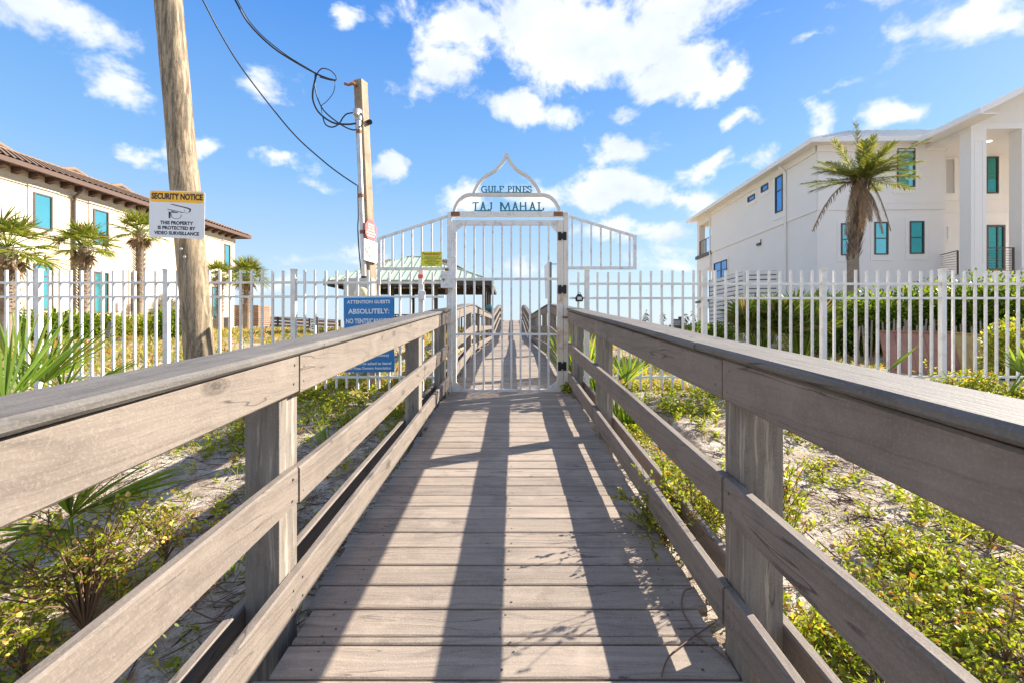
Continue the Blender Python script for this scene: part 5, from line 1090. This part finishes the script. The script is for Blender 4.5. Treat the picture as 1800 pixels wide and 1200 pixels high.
# foreground bushes
random.seed(5)
bush('flowering_bush', 'leggy green bush with yellow flowers below the left top rail', 'bush', G2(150, 1110), (.40, .30, .54), 34, .024, 10, BUSHG, 'flowering weeds', 22, lw=.5, stem_r=.006)
bush('flowering_bush', 'smaller green bush right of the leggy bush, by the left middle rail', 'bush', G2(290, 985), (.34, .24, .36), 20, .022, 9, BUSHG, 'flowering weeds', 10, lw=.5)
bush('flowering_bush', 'low bush at the bottom left corner below the middle rail', 'bush', G2(40, 1190), (.20, .18, .22), 10, .022, 8, BUSHG, 'flowering weeds', 12, lw=.5)
bush('flowering_bush', 'dense bright weed growing against the outside of the right bottom rail', 'bush', (.93, 2.32, ground(.95, 2.32)), (.36, .30, .60), 40, .022, 11, WEEDG, 'flowering weeds', 6, FLOWERP, lw=.5)
bush('flowering_bush', 'tall thin weed hidden behind the near right post', 'bush', (1.15, 2.1, ground(1.15, 2.1)), (.22, .2, .84), 26, .026, 10, BUSHG, 'flowering weeds', 3, lw=.5, sub=8)
bush('flowering_bush', 'bright leafy sprig spilling over the right bottom rail above the planks', 'bush', (.80, 2.42, ground(1.0, 2.42)), (.24, .20, .60), 24, .026, 14, WEEDG, 'flowering weeds', 0, lw=.5)
bush('flowering_bush', 'thin weed behind the near right post, throwing shadow on the planks', 'bush', (1.02, 1.72, ground(1.02, 1.72)), (.12, .14, .40), 8, .026, 8, BUSHG, 'flowering weeds', 0, lw=.5)
for i, (x, y, r_, h_, k_, lb_) in enumerate([(1600, 1120, .30, .24, 30, 'dense yellow flowering clump at the bottom right'), (1700, 1060, .32, .22, 30, 'yellow flowering clump below the right top rail end'), (1520, 1060, .2, .16, 18, 'small flowering clump beside the near right post'), (1740, 960, .3, .2, 22, 'leafy clump under the right end of the top rail'), (1560, 985, .22, .16, 16, 'bright green clump in the middle of the right sand'), (1770, 1170, .3, .25, 26, 'leafy green clump in the bottom right corner'), (1440, 840, .16, .14, 12, 'small green tuft on the open sand right of the near right post')]):
    bush('flowering_bush', lb_, 'bush', G2(x, y), (r_*.95, r_*.95, h_*1.1), max(6, int(k_*.28)), .023, 8, WEEDG, 'flowering weeds', 26 if i in (0, 1, 2) else 8, FLOWERP if i % 2 else FLOWER, lw=.5)
for i, (x, y, D_, r_, h_, lb_) in enumerate([(1600, 700, 4.9, .42, .34, 'green bush in front of the right fence, above the cap rail'), (1700, 690, 4.8, .5, .52, 'taller olive bush in front of the right fence'), (1790, 700, 4.7, .42, .44, 'bush at the right edge in front of the white fence'), (1640, 720, 4.4, .35, .26, 'low bush between the cap rail and the olive bush')]):
    b = P(x, 0, D_); b.z = ground(b.x, D_); bush('fence_bush', lb_, 'bush', b, (r_, .3, h_), 40, .030, 13, BUSHG if i == 1 else WEEDG, 'bushes before the right fence', 0, lw=.5, sub=6)
# grass tufts
def tuft(x, y, D_, n, L_, w, label, spread=.5, rb=.08, lm=None, b=None):
    if b is None: b = P(x, 0, D_); b.z = ground(b.x, D_)
    t = thing('grass_tuft', b, label, 'grass', 'tufts of tall grass'); a = RNG.uniform(0, 6.28, n); r = RNG.random(n)**.5*rb
    P0 = np.stack([b[0]+np.cos(a)*r, b[1]+np.sin(a)*r, np.full(n, b[2]-.02)], 1); d_ = np.stack([np.cos(a)*spread*RNG.random(n), np.sin(a)*spread*RNG.random(n), np.ones(n)], 1)
    v, f = strips(P0, d_, rdirs(n), L_*RNG.uniform(.5, 1.1, n), w, RNG.uniform(.1, .5, n), [(0, .7), (.3, 1), (.6, .8), (.85, .45), (1, .03)]); np_mesh('grass_blades', v, f, lm or GRASSG, t); return t
tuft(1020, 0, 6.5, 240, 1.25, .026, 'tall bright grass between the gate and the second right post', .45, .12)
tuft(1052, 0, 6.2, 120, .75, .020, 'bright grass just beyond the second right post', .5, .1)
tuft(1096, 0, 4.9, 120, .60, .015, 'tall grass right of the second right post', .6, .14)
tuft(590, 0, 4.1, 60, .40, .012, 'dark green grass tuft left of the second left post', .8, .12)
tuft(708, 0, 3.75, 24, .34, .012, 'small grass tuft poking through the left rails', .9, .05, b=Vector((-.92, 3.75, ground(-.92, 3.75))))
tuft(660, 0, 5.3, 60, .34, .010, 'grass at the foot of the blue notice board', .7, .3)
tuft(1800, 0, 2.8, 10, .30, .016, 'single pale blades among the right weeds', .8, .05, b=G2(1640, 1010))
tuft(0, 0, 2, 16, .22, .010, 'green blades at the foot of the near left post', .5, .06, b=G2(395, 1010))
mb = MB(); mb.tube(spl([(gx(991), YG-.06, gz(684)), (gx(996), YG-.08, gz(676)), (gx(1000), YG-.1, gz(690)), (gx(1006), YG-.12, gz(670))], 5), .003, 4)
b = Vector((gx(1000), YG-.08, deck(YG)-.05)); bush('gate_weed', 'small creeping weed at the foot of the right gate post', 'weed', b, (.13, .08, .16), 12, .035, 8, WEEDG, None, 0, lw=.5)
# ground cover
random.seed(9)
BL = [(1130, 660, .7, 1.3), (1200, 730, .45, 1), (1090, 770, .25, 1.2), (1130, 840, .32, 1.3), (1165, 890, .22, 1.1), (1260, 690, .5, .9), (1430, 780, .22, .7), (1470, 850, .15, .5), (1350, 700, .6, .6), (1500, 900, .12, .5), (1560, 980, .2, .7), (1650, 1000, .3, 1), (1600, 1120, .28, 1.2), (1750, 1100, .35, 1.3), (1770, 930, .35, .8), (1450, 1150, .18, 1.2), (1380, 1190, .15, 1),
      (1650, 760, .5, .5), (1750, 800, .4, .4), (400, 780, .28, .8), (620, 720, .55, .9), (560, 690, .6, 1), (340, 800, .2, .5), (480, 720, .4, .8), (430, 830, .14, .5), (250, 720, .5, .8), (100, 720, .5, 1.2), (40, 1080, .2, .4), (380, 1150, .1, .4), (740, 650, .4, 1)]
BLW = [(G2(x, y), r, w) for x, y, r, w in BL]
def dens(X, Y):
    s = .05+max([w*math.exp(-((X-c.x)**2+(Y-c.y)**2)/(r*r)) for c, r, w in BLW])
    return s*(.25+1.5*max(0, noise.noise(Vector((X*2.1, Y*2.1, 0)))+.35))
P0, DD, LL, WW, DR = [], [], [], [], []; np_ = 0
while np_ < 3600:
    Y = random.uniform(.9, 6.6)**1; X = random.choice((-1, 1))*random.uniform(.98, 1.0+Y*1.25)
    if random.random() > dens(X, Y) or (X < 0 and X > -1.0): continue
    np_ += 1; z = ground(X, Y); h_ = random.uniform(.03, .12)*(1.4 if Y > 4 else 1); n = random.randint(9, 20); lf = random.uniform(.016, .034)*(1+.12*Y); lx, ly = random.uniform(-.04, .04), random.uniform(-.04, .04)
    for q in range(n):
        f_ = random.random(); a = random.uniform(0, 6.28); P0.append((X+lx*f_+random.gauss(0, .012), Y+ly*f_+random.gauss(0, .012), z+h_*f_)); DD.append((math.cos(a), math.sin(a), random.uniform(.1, 1.3))); LL.append(lf*random.uniform(.6, 1.2)); WW.append(lf*.42); DR.append(.1)
v, f = strips(P0, DD, rdirs(len(P0)), np.array(LL), np.array(WW), .15, LEAF)
tag(np_mesh('ground_cover', v, f, WEEDG), 'low green and yellow leafy cover on the sand', 'ground cover', None, 'stuff')
n = 60000; Y = 6.2+RNG.random(n)**1.7*27; X = RNG.uniform(-1, 1, n); X = np.where(X < 0, -1.1+X*(Y*1.05), 1.1+X*Y*1.15); keep = []; 
for i in range(n):
    k_ = noise.noise(Vector((X[i]*.5, Y[i]*.5, 4)))+.5*noise.noise(Vector((X[i]*1.7, Y[i]*1.7, 9))); keep.append(k_ > -.18+RNG.normal(0, .12))
X, Y = X[keep], Y[keep]; Z = np.array([ground(a, b) for a, b in zip(X, Y)]); n = len(X); sc_ = .7+Y*.03
v, f = strips(np.stack([X, Y, Z], 1), rdirs(n, 1.3), rdirs(n), RNG.uniform(.08, .26, n)*sc_, RNG.uniform(.012, .03, n)*sc_*1.3, .3, BLADE)
tag(np_mesh('dune_grass', v, f, FIELDG), 'yellow and rust tinted dune grass beyond the white fence', 'grass', None, 'stuff')
n = 38000; sd = RNG.choice((-1, 1), n); Y = .7+RNG.random(n)**1.2*5.4; X = sd*(.95+RNG.random(n)*(Y*1.25)); keep = [RNG.random() < .22+1.6*max(0, noise.noise(Vector((a*1.5, b*1.5, 30)))+.12) for a, b in zip(X, Y)]; X, Y = X[keep], Y[keep]; n = len(X)
Z = np.array([ground(a, b) for a, b in zip(X, Y)])+RNG.uniform(.002, .02, n); d_ = RNG.normal(size=(n, 3)); d_[:, 2] *= .16
v, f = strips(np.stack([X, Y, Z], 1), d_, rdirs(n), RNG.uniform(.03, .20, n), RNG.uniform(.002, .009, n), RNG.uniform(-.2, .25, n), [(0, .6), (.3, 1), (.7, .9), (1, .4)])
tag(np_mesh('dry_litter', v, f, LITTER), 'dry brown twigs and leaf litter on the sand', 'litter', None, 'stuff')
P0, DD, SS, LL, WW = [], [], [], [], []; k_ = 0
while k_ < 520:
    Y = random.uniform(1.0, 6.4); X = random.choice((-1, 1))*random.uniform(1.0, 1.0+Y*1.25)
    if random.random() > .12+dens(X, Y)*.8: continue
    k_ += 1; z = ground(X, Y); h_ = random.uniform(.07, .24)
    for q in range(random.randint(5, 15)):
        a = random.uniform(0, 6.28); P0.append((X+random.gauss(0, .02), Y+random.gauss(0, .02), z-.005)); w = random.uniform(.1, .9); DD.append((math.cos(a)*w, math.sin(a)*w, 1)); LL.append(h_*random.uniform(.5, 1.2)); WW.append(random.uniform(.003, .008))
v, f = strips(P0, DD, rdirs(len(P0)), np.array(LL), np.array(WW), .35, [(0, .7), (.3, 1), (.6, .8), (.85, .45), (1, .03)])
tag(np_mesh('wispy_grass', v, f, leafmat('wispy_grass_blade', (.20, .26, .03), (.36, .38, .05), (.55, .46, .14), .5, .5, (.42, .27, .13), .25)), 'thin wispy grass scattered over the sand', 'grass', None, 'stuff')
# twigs lying over the planks, sea oats by the far dune
def onDeck(x, y, h=.012): D_ = 800*1.22/(y-517); p = P(x, y, D_); p.z = deck(D_)+h; return p
tw = MB(); tw.tube(spl([tuple(onDeck(*p)) for p in ((1215, 1038), (1202, 1045), (1199, 1075), (1215, 1105), (1228, 1125), (1255, 1145), (1285, 1170))]), .0028, 5); tw.tube(spl([tuple(onDeck(*p)) for p in ((1255, 1100), (1228, 1118), (1185, 1150), (1170, 1170), (1163, 1195))]), .0024, 5)
tag(tw.build('fallen_twig', STEM, None, onDeck(1228, 1125)), 'thin brown twigs lying on the planks at the lower right', 'twig')
for i, (x, lb_) in enumerate([(1130, 'leftmost dark seed stalk above the right rail'), (1160, 'second seed stalk above the right rail'), (1200, 'seed stalk behind the small grey sign'), (1215, 'rightmost dark seed stalk beside the fence post')]):
    b = P(x, 0, 9.2); b.z = ground(b.x, 9.2); t = thing('sea_oat', b, lb_, 'sea oats', 'sea oat stalks'); h_ = P(x+6, 538+random.uniform(0, 14), 9.2); mb = MB(); mb.tube([b, (b+h_)/2+Vector((-.02, 0, 0)), h_], .004, 4, False); mb.build('stalk', STEM, t)
    n = 30; f_ = RNG.uniform(.72, 1, n)[:, None]; v, f = strips(np.array(b)*(1-f_)+np.array(h_)*f_, rdirs(n, .2), rdirs(n), .09, .022, .5, LEAF); np_mesh('seed_head', v, f, LITTER, t)
